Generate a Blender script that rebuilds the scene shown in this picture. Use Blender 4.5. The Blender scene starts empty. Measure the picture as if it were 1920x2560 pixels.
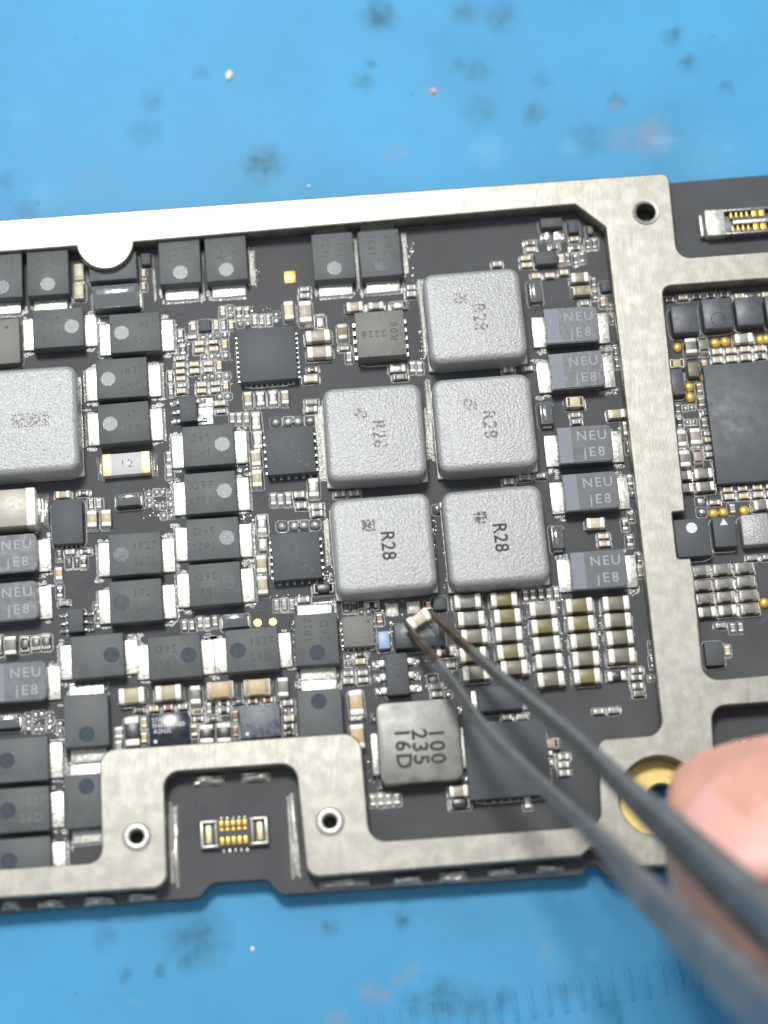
import bpy, bmesh, math, random
from mathutils import Vector, Matrix, noise

random.seed(7)
R = math.radians
scene = bpy.context.scene
col = scene.collection

# ------------------------------------------------------------------ camera, light, exposure
# units: 1 Blender unit = 1 mm.  z = 0 is the top face of the bare circuit board.
scene.unit_settings.scale_length = 0.001
FPX, DIST, TILT = 5500.0, 145.0, R(17.5)          # focal length in photo pixels, distance, tilt from vertical
CAM = Vector((0, -DIST * math.sin(TILT), DIST * math.cos(TILT)))
cd = bpy.data.cameras.new('camera'); cam = bpy.data.objects.new('camera', cd); col.objects.link(cam)
cam.location = CAM; cam.rotation_euler = (TILT, 0, 0)
cd.sensor_fit = 'HORIZONTAL'; cd.sensor_width = 360.0; cd.lens = 360.0 * FPX / 1920.0
cd.clip_start = 1.0; cd.clip_end = 3000.0
cd.dof.use_dof = True; cd.dof.focus_distance = 145.5
cd.dof.aperture_fstop = 0.5 * cd.lens * 1e-3 / 2.05
scene.camera = cam

world = bpy.data.worlds.new('World'); scene.world = world; world.use_nodes = True
bg = world.node_tree.nodes['Background']
bg.inputs[0].default_value = (0.92, 0.96, 1.0, 1); bg.inputs[1].default_value = 0.58

def area(name, loc, target, size, power, color):
    ld = bpy.data.lights.new(name, 'AREA'); ld.shape = 'DISK'; ld.size = size
    ld.energy = power; ld.color = color
    o = bpy.data.objects.new(name, ld); col.objects.link(o)
    o.location = loc
    o.rotation_euler = (Vector(target) - Vector(loc)).to_track_quat('-Z', 'Y').to_euler()
    return o
area('bench_lamp', (-55, 178, 427), (0, 5, 0), 115, 1.98e6, (1.0, 0.985, 0.945))

scene.view_settings.view_transform = 'Standard'; scene.view_settings.look = 'None'
scene.view_settings.exposure = 0.0; scene.view_settings.gamma = 1.0
scene.view_settings.use_curve_mapping = False

# ------------------------------------------------------------------ measuring helpers
ct, st = math.cos(TILT), math.sin(TILT)
THETA = R(4.55)                                   # the board lies turned by this angle on the mat
ZB = -0.9                                         # underside of the board
ZM = -1.5                                         # mat surface
RZ = Matrix.Rotation(-THETA, 4, 'Z')

def at(px, py, z=0.0):
    """world point at height z that the photograph shows at (px, py)"""
    dx, dy = (px - 960) / FPX, -(py - 1280) / FPX
    d = Vector((dx, dy * ct + st, dy * st - ct))
    return CAM + d * ((z - CAM.z) / d.z)

def bl(px, py, z=0.0):
    """the same in the board's own axes"""
    p = RZ @ at(px, py, z)
    return Vector((p.x, p.y, z - ZB))

def mmx(px, py, n): return (at(px + n, py) - at(px, py)).length
def mmy(px, py, n): return (at(px, py + n) - at(px, py)).length

# ------------------------------------------------------------------ materials
def lin(c):
    c = c / 255.0
    return c / 12.92 if c <= 0.04045 else ((c + 0.055) / 1.055) ** 2.4
def rgb(r, g, b): return (lin(r), lin(g), lin(b), 1.0)

MATS = {}
def mat(name, c, rough=0.5, metal=0.0, ns=3.0, var=0.12, bump=0.0, bs=8.0, rv=0.08, stretch=(1, 1, 1), orand=0.0, spec=0.5, detail=4.0, coat=0.0):
    m = bpy.data.materials.new(name); m.use_nodes = True
    nt = m.node_tree; N = nt.nodes; L = nt.links
    b = N['Principled BSDF']
    b.inputs['Roughness'].default_value = rough; b.inputs['Metallic'].default_value = metal
    b.inputs['Specular IOR Level'].default_value = spec
    b.inputs['Coat Weight'].default_value = coat
    g = N.new('ShaderNodeNewGeometry'); mp = N.new('ShaderNodeMapping'); mp.inputs['Scale'].default_value = stretch
    L.new(g.outputs['Position'], mp.inputs['Vector'])
    n = N.new('ShaderNodeTexNoise'); n.inputs['Scale'].default_value = ns; n.inputs['Detail'].default_value = detail
    L.new(mp.outputs[0], n.inputs['Vector'])
    mx = N.new('ShaderNodeMix'); mx.data_type = 'RGBA'
    mx.inputs[6].default_value = tuple(max(0, x * (1 - var)) for x in c[:3]) + (1,)
    mx.inputs[7].default_value = tuple(min(1, x * (1 + var)) for x in c[:3]) + (1,)
    ramp = N.new('ShaderNodeMapRange'); ramp.inputs[1].default_value = 0.3; ramp.inputs[2].default_value = 0.7
    L.new(n.outputs['Fac'], ramp.inputs[0]); L.new(ramp.outputs[0], mx.inputs[0])
    out = mx.outputs[2]
    if orand:
        oi = N.new('ShaderNodeObjectInfo'); hs = N.new('ShaderNodeHueSaturation')
        mr = N.new('ShaderNodeMapRange'); mr.inputs[3].default_value = 1 - orand; mr.inputs[4].default_value = 1 + orand
        L.new(oi.outputs['Random'], mr.inputs[0]); L.new(mr.outputs[0], hs.inputs['Value']); L.new(out, hs.inputs['Color'])
        out = hs.outputs[0]
    L.new(out, b.inputs['Base Color'])
    if rv:
        rr = N.new('ShaderNodeMapRange'); rr.inputs[1].default_value = 0.3; rr.inputs[2].default_value = 0.7
        rr.inputs[3].default_value = max(0.02, rough - rv); rr.inputs[4].default_value = min(1, rough + rv)
        L.new(n.outputs['Fac'], rr.inputs[0]); L.new(rr.outputs[0], b.inputs['Roughness'])
    if bump:
        n2 = N.new('ShaderNodeTexNoise'); n2.inputs['Scale'].default_value = bs; n2.inputs['Detail'].default_value = 3
        L.new(mp.outputs[0], n2.inputs['Vector'])
        bp = N.new('ShaderNodeBump'); bp.inputs['Strength'].default_value = 1.0; bp.inputs['Distance'].default_value = bump
        L.new(n2.outputs['Fac'], bp.inputs['Height']); L.new(bp.outputs[0], b.inputs['Normal'])
    MATS[name] = m
    return m

mat('pcb', rgb(79, 81, 84), 0.58, ns=0.35, var=0.14, bump=0.012, bs=4, rv=0.06, spec=0.14)
mat('black_plastic', rgb(89, 93, 95), 0.52, ns=1.2, var=0.14, bump=0.006, bs=22, orand=0.08, spec=0.3)
mat('chip_dark', rgb(79, 83, 87), 0.52, ns=14, var=0.12, bump=0.010, bs=16, rv=0.03, spec=0.28)
mat('chip_grey', rgb(112, 113, 110), 0.55, ns=5, var=0.22, bump=0.006, bs=18)
mat('chip_gloss', rgb(34, 40, 54), 0.22, ns=1.5, var=0.3, bump=0.0)
mat('chip_scuffed', rgb(88, 92, 104), 0.42, ns=3, var=0.55, bump=0.006, bs=10)
mat('chip_green', rgb(58, 68, 68), 0.4, ns=3, var=0.2, bump=0.004, bs=9)
mat('processor', rgb(66, 71, 79), 0.5, ns=1.2, var=0.10, bump=0.006, bs=9)
mat('tantalum', rgb(76, 80, 88), 0.42, ns=2, var=0.16, bump=0.005, bs=12)
mat('stripe', rgb(114, 120, 133), 0.5, ns=2.5, var=0.12)
mat('inductor', rgb(158, 160, 162), 0.40, 0.25, ns=9, var=0.18, orand=0.05, bump=0.062, bs=6.5, rv=0.1)
mat('steel_top', rgb(112, 113, 110), 0.46, 0.75, ns=1.3, var=0.2, bump=0.006, bs=3)
mat('tin', rgb(200, 201, 194), 0.38, 0.65, ns=4, var=0.16, bump=0.02, bs=4, rv=0.14)
mat('tin_dull', rgb(150, 151, 146), 0.45, 0.55, ns=6, var=0.3, bump=0.05, bs=5, rv=0.12)
mat('cap_end', rgb(226, 223, 213), 0.42, 0.25, ns=5, var=0.10, bump=0.012, bs=9, orand=0.05)
mat('solder', rgb(196, 197, 196), 0.27, 0.8, ns=6, var=0.2, bump=0.05, bs=5)
mat('gold', rgb(222, 188, 98), 0.36, 0.55, ns=4, var=0.15)
mat('gold_ring', rgb(205, 180, 112), 0.42, 0.5, ns=2, var=0.12)
mat('copper', rgb(190, 105, 60), 0.4, 0.7)
mat('gold_cream', rgb(225, 208, 160), 0.42, 0.45, ns=7, var=0.18)
mat('white_ceramic', rgb(186, 186, 188), 0.5, ns=3, var=0.05)
mat('diode_glass', rgb(112, 114, 116), 0.22, 0.35, ns=3, var=0.2, bump=0.01, bs=8)
mat('diode_pale', rgb(150, 152, 154), 0.12, 0.6, ns=2, var=0.2)
mat('dimple', rgb(72, 80, 89), 0.10, 0.0, ns=3, var=0.06, rv=0.02, spec=0.10)
mat('etch', rgb(34, 36, 39), 0.5, ns=6, var=0.3)
mat('etch_light', rgb(96, 98, 96), 0.5, ns=6, var=0.3)
mat('ink_white', rgb(215, 218, 224), 0.6, ns=6, var=0.2)
mat('ink_grey', rgb(150, 156, 166), 0.55, ns=5, var=0.2)
mat('ink_black', rgb(36, 34, 32), 0.6, ns=5, var=0.25)
mat('flux', rgb(214, 214, 212), 0.26, 0.3, ns=5, var=0.25)
mat('flux_film', rgb(118, 120, 120), 0.25, 0.2, ns=4, var=0.5, bump=0.06, bs=5)
mat('trace', rgb(74, 74, 79), 0.38, ns=2, var=0.1)
mat('tweezer_steel', rgb(134, 136, 137), 0.27, 0.7, ns=0.5, var=0.14, bump=0.006, bs=3, rv=0.12)
mat('tweezer_tip', rgb(92, 80, 68), 0.42, 0.45, ns=1.6, var=0.4, bump=0.02, bs=3, rv=0.1)
CAPC = dict(cream=(190, 180, 154), beige=(168, 157, 128), tan=(186, 164, 126), grey=(116, 116, 110), pink=(158, 145, 134),
            brown=(126, 94, 70), khaki=(140, 136, 108), olive=(112, 103, 60), olgrey=(104, 103, 84), white=(152, 153, 154),
            dark=(42, 44, 48), res=(84, 85, 87), silver=(150, 150, 148), blue=(150, 170, 206))
for k, v in CAPC.items():
    mat('cap_' + k, rgb(*v), 0.42 if k not in ('dark', 'res', 'silver') else 0.3, 0.0 if k not in ('silver',) else 0.4, ns=4, var=0.08, orand=0.07)

mat('cap_big', rgb(160, 157, 146), 0.42, 0.1, ns=5, var=0.1)
mat('tantalum_scuffed', rgb(84, 88, 96), 0.38, ns=2.5, var=0.2, bump=0.012, bs=3, rv=0.12)
# brushed nickel-silver frame
m = mat('frame', rgb(143, 142, 135), 0.42, 0.85, ns=1.1, var=0.09, bump=0.005, bs=4, rv=0.07, stretch=(6, 0.7, 1))
nt = m.node_tree; N = nt.nodes; Lk = nt.links; b = N['Principled BSDF']
g = N.new('ShaderNodeNewGeometry'); n = N.new('ShaderNodeTexNoise'); n.inputs['Scale'].default_value = 1.2; n.inputs['Detail'].default_value = 7; n.inputs['Roughness'].default_value = 0.6
Lk.new(g.outputs['Position'], n.inputs['Vector'])
mr = N.new('ShaderNodeMapRange'); mr.inputs[1].default_value = 0.42; mr.inputs[2].default_value = 0.62; mr.inputs[3].default_value = 0.85; mr.inputs[4].default_value = 1.05
Lk.new(n.outputs['Fac'], mr.inputs[0])
src = b.inputs['Base Color'].links[0].from_socket
hs = N.new('ShaderNodeHueSaturation'); Lk.new(src, hs.inputs['Color']); Lk.new(mr.outputs[0], hs.inputs['Value']); Lk.new(hs.outputs[0], b.inputs['Base Color'])

def worn(name, c, lo, hi):
    m = bpy.data.materials.new(name); m.use_nodes = True; nt = m.node_tree; N = nt.nodes; L = nt.links; b = N['Principled BSDF']
    b.inputs['Roughness'].default_value = 0.5
    g = N.new('ShaderNodeNewGeometry'); n = N.new('ShaderNodeTexNoise'); n.inputs['Scale'].default_value = 7.0; n.inputs['Detail'].default_value = 3
    L.new(g.outputs['Position'], n.inputs['Vector'])
    r = N.new('ShaderNodeMapRange'); r.inputs[1].default_value = lo; r.inputs[2].default_value = hi; L.new(n.outputs['Fac'], r.inputs[0])
    t = N.new('ShaderNodeBsdfTransparent'); mx = N.new('ShaderNodeMixShader')
    b.inputs['Base Color'].default_value = c
    L.new(r.outputs[0], mx.inputs[0]); L.new(t.outputs[0], mx.inputs[1]); L.new(b.outputs[0], mx.inputs[2]); L.new(mx.outputs[0], N['Material Output'].inputs[0])
    MATS[name] = m
worn('ink_dim', rgb(140, 145, 154), 0.24, 0.40); worn('mark', rgb(60, 58, 56), 0.46, 0.54); worn('mark_faded', rgb(110, 104, 100), 0.50, 0.60); worn('ink_faded', rgb(92, 87, 83), 0.46, 0.55)
# skin
m = mat('skin', rgb(222, 168, 148), 0.45, ns=0.25, var=0.14, bump=0.14, bs=1.2)
m.node_tree.nodes['Principled BSDF'].inputs['Subsurface Weight'].default_value = 0.25
m.node_tree.nodes['Principled BSDF'].inputs['Subsurface Radius'].default_value = (2.5, 0.9, 0.5)
mat('nail', rgb(222, 172, 162), 0.42, ns=0.3, var=0.06)

# ------------------------------------------------------------------ mesh helpers
MC = {}
def box_bm(bm, lx, ly, lz, off=(0, 0, 0), bev=0.0, seg=2, mi=0):
    ret = bmesh.ops.create_cube(bm, size=1.0)
    vs = ret['verts']
    for v in vs:
        v.co = Vector((v.co.x * lx + off[0], v.co.y * ly + off[1], (v.co.z + 0.5) * lz + off[2]))
    fs = set(f for v in vs for f in v.link_faces)
    for f in fs: f.material_index = mi
    if bev > 0:
        es = list(set(e for v in vs for e in v.link_edges))
        bmesh.ops.bevel(bm, geom=es, offset=min(bev, 0.45 * min(lx, ly, lz)), segments=seg, profile=0.5, affect='EDGES', clamp_overlap=True)

def finish(bm, name, mats, smooth=True):
    me = bpy.data.meshes.new(name); bm.to_mesh(me); bm.free()
    for mt in mats: me.materials.append(MATS[mt] if isinstance(mt, str) else mt)
    if smooth:
        me.polygons.foreach_set('use_smooth', [True] * len(me.polygons))
        me.set_sharp_from_angle(angle=R(42))
    return me

def q(v): return max(0.02, round(v / 0.04) * 0.04)
def rbox(lx, ly, lz, bev, mt, seg=2, exact=False):
    if not exact: lx, ly, lz = q(lx), q(ly), q(lz)
    key = ('rbox', round(lx, 3), round(ly, 3), round(lz, 3), bev, mt, seg)
    if key not in MC:
        bm = bmesh.new(); box_bm(bm, lx, ly, lz, bev=bev, seg=seg)
        MC[key] = finish(bm, 'box', [mt])
    return MC[key]

def cyl(r, h, mt, n=24, bev=0.0, r2=None):
    key = ('cyl', round(r, 3), round(h, 3), mt, n, bev, r2)
    if key not in MC:
        bm = bmesh.new()
        bmesh.ops.create_cone(bm, cap_ends=True, segments=n, radius1=r, radius2=r if r2 is None else r2, depth=h)
        for v in bm.verts: v.co.z += h / 2
        if bev:
            es = [e for e in bm.edges if all(abs(v.co.z - h) < 1e-5 for v in e.verts)]
            bmesh.ops.bevel(bm, geom=es, offset=bev, segments=2, affect='EDGES')
        MC[key] = finish(bm, 'disc', [mt])
    return MC[key]

def dome(r, h, mt):
    key = ('dome', round(r, 3), round(h, 3), mt)
    if key not in MC:
        bm = bmesh.new(); bmesh.ops.create_uvsphere(bm, u_segments=14, v_segments=10, radius=1.0)
        bmesh.ops.delete(bm, geom=[v for v in bm.verts if v.co.z < -0.35], context='VERTS')
        for v in bm.verts: v.co = Vector((v.co.x * r, v.co.y * r, (v.co.z + 0.3) / 1.3 * h))
        MC[key] = finish(bm, 'dome', [mt])
    return MC[key]

def lathe(prof, mt, n=32):
    bm = bmesh.new(); rings = []
    for r, z in prof:
        rings.append([bm.verts.new((r * math.cos(2 * math.pi * i / n), r * math.sin(2 * math.pi * i / n), z)) for i in range(n)])
    for a, c in zip(rings[:-1], rings[1:]):
        for i in range(n):
            bm.faces.new((a[i], a[(i + 1) % n], c[(i + 1) % n], c[i]))
    return finish(bm, 'ring', [mt])

def obj(name, me, parent=None, loc=(0, 0, 0), rz=0.0, **props):
    o = bpy.data.objects.new(name, me); col.objects.link(o)
    o.location = loc; o.rotation_euler = (0, 0, rz)
    if parent is not None: o.parent = parent
    for k, v in props.items(): o[k] = v
    return o

def empty(name, loc, rz=0.0, **props):
    o = obj(name, None, None, loc, rz, **props); o.empty_display_size = 1
    return o

TC = {}
def lettering(text, size, mt, parent, loc, rz=0.0, spacing=1.0, line=1.0, sx=1.0, bold=0.0):
    key = (text, round(size, 3), mt, spacing, bold)
    if key not in TC:
        cu = bpy.data.curves.new('lettering', 'FONT'); cu.body = text; cu.size = size
        cu.align_x = 'CENTER'; cu.align_y = 'CENTER'; cu.space_character = spacing; cu.space_line = line
        cu.resolution_u = 3; cu.extrude = 0.002; cu.offset = bold
        t = bpy.data.objects.new('lettering', cu); col.objects.link(t); bpy.context.view_layer.update()
        me = bpy.data.meshes.new_from_object(t.evaluated_get(bpy.context.evaluated_depsgraph_get()))
        bpy.data.objects.remove(t); bpy.data.curves.remove(cu)
        me.materials.clear(); me.materials.append(MATS[mt]); TC[key] = me
    o = obj('lettering', TC[key], parent, loc, rz); o.scale.x = sx
    return o

def fillet(pts, n=6):
    """polygon of (x, y[, r]) in photo pixels -> rounded outline"""
    out = []; k = len(pts)
    for i in range(k):
        p = Vector(pts[i][:2]); r = pts[i][2] if len(pts[i]) > 2 else 0
        if r <= 0: out.append(p); continue
        a = Vector(pts[i - 1][:2]) - p; c = Vector(pts[(i + 1) % k][:2]) - p
        la, lc = a.length, c.length; a.normalize(); c.normalize()
        ang = a.angle(c)
        if ang > 3.1: out.append(p); continue
        d = min(r / math.tan(ang / 2), 0.48 * la, 0.48 * lc); rr = d * math.tan(ang / 2)
        ctr = p + (a + c).normalized() * (rr / math.sin(ang / 2))
        s, e = p + a * d - ctr, p + c * d - ctr
        tot = s.angle_signed(e)
        for j in range(n + 1):
            t = tot * j / n
            out.append(ctr + Vector((s.x * math.cos(-t) - s.y * math.sin(-t), s.x * math.sin(-t) + s.y * math.cos(-t))))
    return out

def plate(loops, z_read, z0, z1, bev, mt):
    """plate cut out of sheet: loops in photo pixels read at height z_read, first outer then holes -> mesh in board axes"""
    cu = bpy.data.curves.new('outline', 'CURVE'); cu.dimensions = '2D'; cu.fill_mode = 'BOTH'
    cu.extrude = (z1 - z0) / 2 - bev; cu.bevel_depth = bev; cu.bevel_resolution = 2; cu.offset = -bev
    for lp in loops:
        sp = cu.splines.new('POLY'); sp.points.add(len(lp) - 1); sp.use_cyclic_u = True
        for i, p in enumerate(lp):
            w = bl(p[0], p[1], z_read); sp.points[i].co = (w.x, w.y, 0, 1)
    t = bpy.data.objects.new('outline', cu); col.objects.link(t)
    bpy.context.view_layer.update()
    me = bpy.data.meshes.new_from_object(t.evaluated_get(bpy.context.evaluated_depsgraph_get()))
    bpy.data.objects.remove(t); bpy.data.curves.remove(cu)
    for v in me.vertices: v.co.z += (z0 + z1) / 2 - ZB
    me.materials.clear(); me.materials.append(MATS[mt])
    me.polygons.foreach_set('use_smooth', [True] * len(me.polygons)); me.set_sharp_from_angle(angle=R(40))
    return me

def circle(cx, cy, r, n=40): return [Vector((cx + r * math.cos(2 * math.pi * i / n), cy + r * math.sin(2 * math.pi * i / n))) for i in range(n)]

# ------------------------------------------------------------------ mat
m = mat('mat_silicone', rgb(76, 154, 200), 0.5, ns=0.06, var=0.10, bump=0.008, bs=2.5, rv=0.06, spec=0.2)
nt = m.node_tree; N = nt.nodes; Lk = nt.links; b = N['Principled BSDF']
g = N.new('ShaderNodeNewGeometry')
wn = N.new('ShaderNodeTexNoise'); wn.inputs['Scale'].default_value = 0.9; wn.inputs['Detail'].default_value = 5
Lk.new(g.outputs['Position'], wn.inputs['Vector'])
sub = N.new('ShaderNodeVectorMath'); sub.operation = 'SUBTRACT'; sub.inputs[1].default_value = (0.5, 0.5, 0.5); Lk.new(wn.outputs['Color'], sub.inputs[0])
scl = N.new('ShaderNodeVectorMath'); scl.operation = 'SCALE'; scl.inputs['Scale'].default_value = 1.5; Lk.new(sub.outputs[0], scl.inputs[0])
add = N.new('ShaderNodeVectorMath'); add.operation = 'ADD'; Lk.new(g.outputs['Position'], add.inputs[0]); Lk.new(scl.outputs[0], add.inputs[1])
pn = N.new('ShaderNodeTexNoise'); pn.inputs['Scale'].default_value = 1.3; pn.inputs['Detail'].default_value = 6; Lk.new(g.outputs['Position'], pn.inputs['Vector'])
pr = N.new('ShaderNodeMapRange'); pr.inputs[1].default_value = 0.25; pr.inputs[2].default_value = 0.75; pr.inputs[3].default_value = 0.3; Lk.new(pn.outputs['Fac'], pr.inputs[0])
def stains(spots):
    acc = None
    for px, py, r, s in spots:
        c = at(px, py, ZM)
        d = N.new('ShaderNodeVectorMath'); d.operation = 'DISTANCE'; d.inputs[1].default_value = c; Lk.new(add.outputs[0], d.inputs[0])
        rg = N.new('ShaderNodeMapRange'); rg.interpolation_type = 'SMOOTHSTEP'
        rg.inputs[1].default_value = r / 36.0 * 1.15; rg.inputs[2].default_value = -0.05 * r / 36.0; rg.inputs[3].default_value = 0; rg.inputs[4].default_value = s
        Lk.new(d.outputs['Value'], rg.inputs[0])
        if acc is None: acc = rg.outputs[0]
        else:
            mx = N.new('ShaderNodeMath'); mx.operation = 'MAXIMUM'; Lk.new(acc, mx.inputs[0]); Lk.new(rg.outputs[0], mx.inputs[1]); acc = mx.outputs[0]
    mu = N.new('ShaderNodeMath'); mu.operation = 'MULTIPLY'; Lk.new(acc, mu.inputs[0]); Lk.new(pr.outputs[0], mu.inputs[1])
    return mu.outputs[0]
dark = stains([(948, 40, 62, 1.0), (658, 412, 64, 0.95), (380, 255, 40, 0.5), (905, 205, 40, 0.6), (930, 158, 22, 0.7), (1165, 30, 55, 0.6), (1250, 40, 60, 0.7),
               (1143, 165, 30, 0.55), (1190, 175, 42, 0.55), (1335, 285, 48, 0.6), (1470, 345, 60, 0.45), (1355, 200, 40, 0.4), (1685, 92, 34, 0.8), (1718, 155, 34, 0.7),
               (1200, 280, 60, 0.45), (1545, 255, 34, 0.6), (1815, 222, 26, 0.6), (365, 330, 60, 0.3), (500, 185, 26, 0.4), (65, 530, 40, 0.4), (10, 455, 32, 0.4),
               (495, 2345, 92, 0.75), (465, 2395, 40, 0.7), (260, 2340, 40, 0.5), (1005, 2295, 26, 0.95), (820, 2318, 26, 0.6), (403, 2430, 18, 0.9), (315, 2437, 20, 0.6),
               (1110, 2500, 70, 0.8), (1190, 2520, 70, 0.6), (1050, 2510, 50, 0.5), (1520, 2520, 60, 0.4), (1255, 2500, 40, 0.6), (1410, 2470, 50, 0.4)])
warm = stains([(1630, 340, 72, 0.75), (1560, 345, 60, 0.4), (1080, 228, 24, 0.6), (1000, 372, 24, 0.55), (975, 395, 22, 0.5), (1545, 265, 20, 0.7), (230, 455, 60, 0.15),
               (930, 2480, 34, 0.6), (955, 2490, 26, 0.6), (1000, 2450, 26, 0.55), (1030, 2425, 22, 0.5), (840, 2545, 30, 0.6), (1365, 2380, 26, 0.4), (340, 2510, 20, 0.3)])
pale = stains([(1220, 380, 60, 0.5), (1420, 368, 40, 0.5), (1790, 400, 130, 0.4), (110, 490, 60, 0.35), (1660, 355, 40, 0.6), (1400, 2240, 22, 0.6), (60, 285, 60, 0.2), (1480, 2385, 18, 0.6)])
vo = N.new('ShaderNodeTexVoronoi'); vo.inputs['Scale'].default_value = 0.42; Lk.new(add.outputs[0], vo.inputs['Vector'])
sp = N.new('ShaderNodeMapRange'); sp.inputs[1].default_value = 0.075; sp.inputs[2].default_value = 0.03; Lk.new(vo.outputs['Distance'], sp.inputs[0])
vs2 = N.new('ShaderNodeSeparateColor'); Lk.new(vo.outputs['Color'], vs2.inputs[0])
th = N.new('ShaderNodeMath'); th.operation = 'GREATER_THAN'; th.inputs[1].default_value = 0.72; Lk.new(vs2.outputs[0], th.inputs[0])
sm = N.new('ShaderNodeMath'); sm.operation = 'MULTIPLY'; Lk.new(sp.outputs[0], sm.inputs[0]); Lk.new(th.outputs[0], sm.inputs[1])
sm2 = N.new('ShaderNodeMath'); sm2.operation = 'MULTIPLY'; sm2.inputs[1].default_value = 0.6; Lk.new(sm.outputs[0], sm2.inputs[0])
mot = N.new('ShaderNodeTexNoise'); mot.inputs['Scale'].default_value = 0.16; mot.inputs['Detail'].default_value = 7; mot.inputs['Roughness'].default_value = 0.62; Lk.new(g.outputs['Position'], mot.inputs['Vector'])
mo = N.new('ShaderNodeMapRange'); mo.inputs[1].default_value = 0.48; mo.inputs[2].default_value = 0.74; mo.inputs[4].default_value = 0.34; Lk.new(mot.outputs['Fac'], mo.inputs[0])
cur = b.inputs['Base Color'].links[0].from_socket
for mask, c in ((mo.outputs[0], rgb(62, 128, 164)), (sm2.outputs[0], rgb(70, 92, 100)), (dark, rgb(40, 78, 88)), (warm, rgb(142, 142, 152)), (pale, rgb(112, 174, 208))):
    mx = N.new('ShaderNodeMix'); mx.data_type = 'RGBA'; Lk.new(mask, mx.inputs[0]); Lk.new(cur, mx.inputs[6]); mx.inputs[7].default_value = c; cur = mx.outputs[2]
Lk.new(cur, b.inputs['Base Color'])

bm = bmesh.new(); box_bm(bm, 260, 300, 3.0, off=(0, 10, ZM - 3.0), bev=1.2, seg=3)
mat_o = obj('mat', finish(bm, 'mat', ['mat_silicone']), kind='structure', label='stained blue silicone repair mat under the circuit board')
for i in range(26):                               # moulded ruler marks
    px = 905 + 41.0 * i; py = 2482 - (px - 1228) * 0.182
    long = (i % 10) in (5,)
    ln = 2.0 if not long else 3.2
    p = at(px + 12, py, ZM); me = rbox(0.26, ln, 0.20, 0.1, 'mat_silicone', exact=True)
    o = obj('ruler_mark', me, mat_o, (p.x, p.y - ln / 2, ZM - 0.06), R(10.5))

# ------------------------------------------------------------------ circuit board
board = empty('circuit_board', (0, 0, ZB), THETA, label='black circuit board crowded with chips and inductors inside a silver frame', category='circuit board')
SUB_OUT = fillet([(-300, 600), (700, 535), (1300, 492), (1688, 456), (2300, 405), (2300, 2135), (1520, 2190), (1490, 2160, 8), (1472, 2160, 8), (1456, 2187, 8), (701, 2237, 30), (668, 2198, 25),
                  (530, 2207, 30), (497, 2245, 30), (392, 2252), (-300, 2305)])
screw_hole = circle(1655, 2000, 38)
sub_me = plate([SUB_OUT, screw_hole], 0.0, ZB, 0.0, 0.05, 'pcb')
obj('substrate', sub_me, board)

ZF = 1.45
arc = [Vector((262 + 73 * math.cos(a), 600 + 73 * math.sin(a))) for a in [R(168 - i * (168 - 4) / 18) for i in range(19)]]
hole_a = fillet([(-280, 651)] + [(p.x, p.y) for p in arc] + [(1438, 511, 8), (1514, 568, 8), (1658, 1836, 36), (1493, 1849, 26), (1503, 2064, 36), (925, 2105, 44), (901, 1830, 46), (247, 1875, 42), (255, 2156, 38), (-280, 2192)])
hole_b = fillet([(1656, 716, 20), (2130, 680), (2130, 1670), (1760, 1701, 40), (1735, 1433), (1727, 1395, 5), (1694, 1396, 6), (1681, 1281, 3), (1713, 1278, 3), (1709, 1232)])
hole_c = fillet([(1779, 1766, 34), (2130, 1742), (2130, 1985), (1793, 1992, 10)])
INSERTS = [(1614, 531, 24, 33), (342, 2092, 19, 36), (825, 2054, 19, 36)]
frame_out = fillet([(-320, 572), (1672, 432, 20), (1694, 645, 34), (2250, 603), (2250, 2120), (1640, 2165), (1535, 2168), (1508, 2128), (1478, 2118), (1453, 2140, 12), (768, 2194, 34), (739, 1908, 40),
                    (410, 1931, 40), (419, 2218, 38), (-320, 2266)])
fr_me = plate([frame_out, hole_a, hole_b, hole_c, circle(1648, 1990, 100)] + [circle(a, c, r) for a, c, r, _ in INSERTS], ZF, 0.22, ZF, 0.10, 'frame')
frame = obj('shield_frame', fr_me, board, label='cut-out silver metal frame around the components')
for a, c, r, r2 in INSERTS:
    p = bl(a, c, ZF); k = mmx(a, c, 1); ri, ro = r * k, r2 * k
    flat = r > 20
    h = 0.10 if flat else 0.18
    me = lathe([(ri * 0.98, -1.2), (ri * 0.98, h - 0.05), (ri * 1.10, h), (ri * 1.35, h * 1.05), (ro * 0.84, h * 0.95), (ro * 0.95, h * 0.55), (ro * 1.0, h * 0.15), (ro * 1.02, -0.04)], 'frame' if flat else 'tin')
    obj('threaded_insert', me, frame, p)
# gold contact ring seen through the round opening
me = lathe([(42 / 38, 0.0), (42 / 38, 0.03), (118 / 38, 0.03), (118 / 38, 0.0)], 'gold_ring', 48)
obj('gold_contact', me, board, bl(1655, 2000, 0.006))

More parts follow.
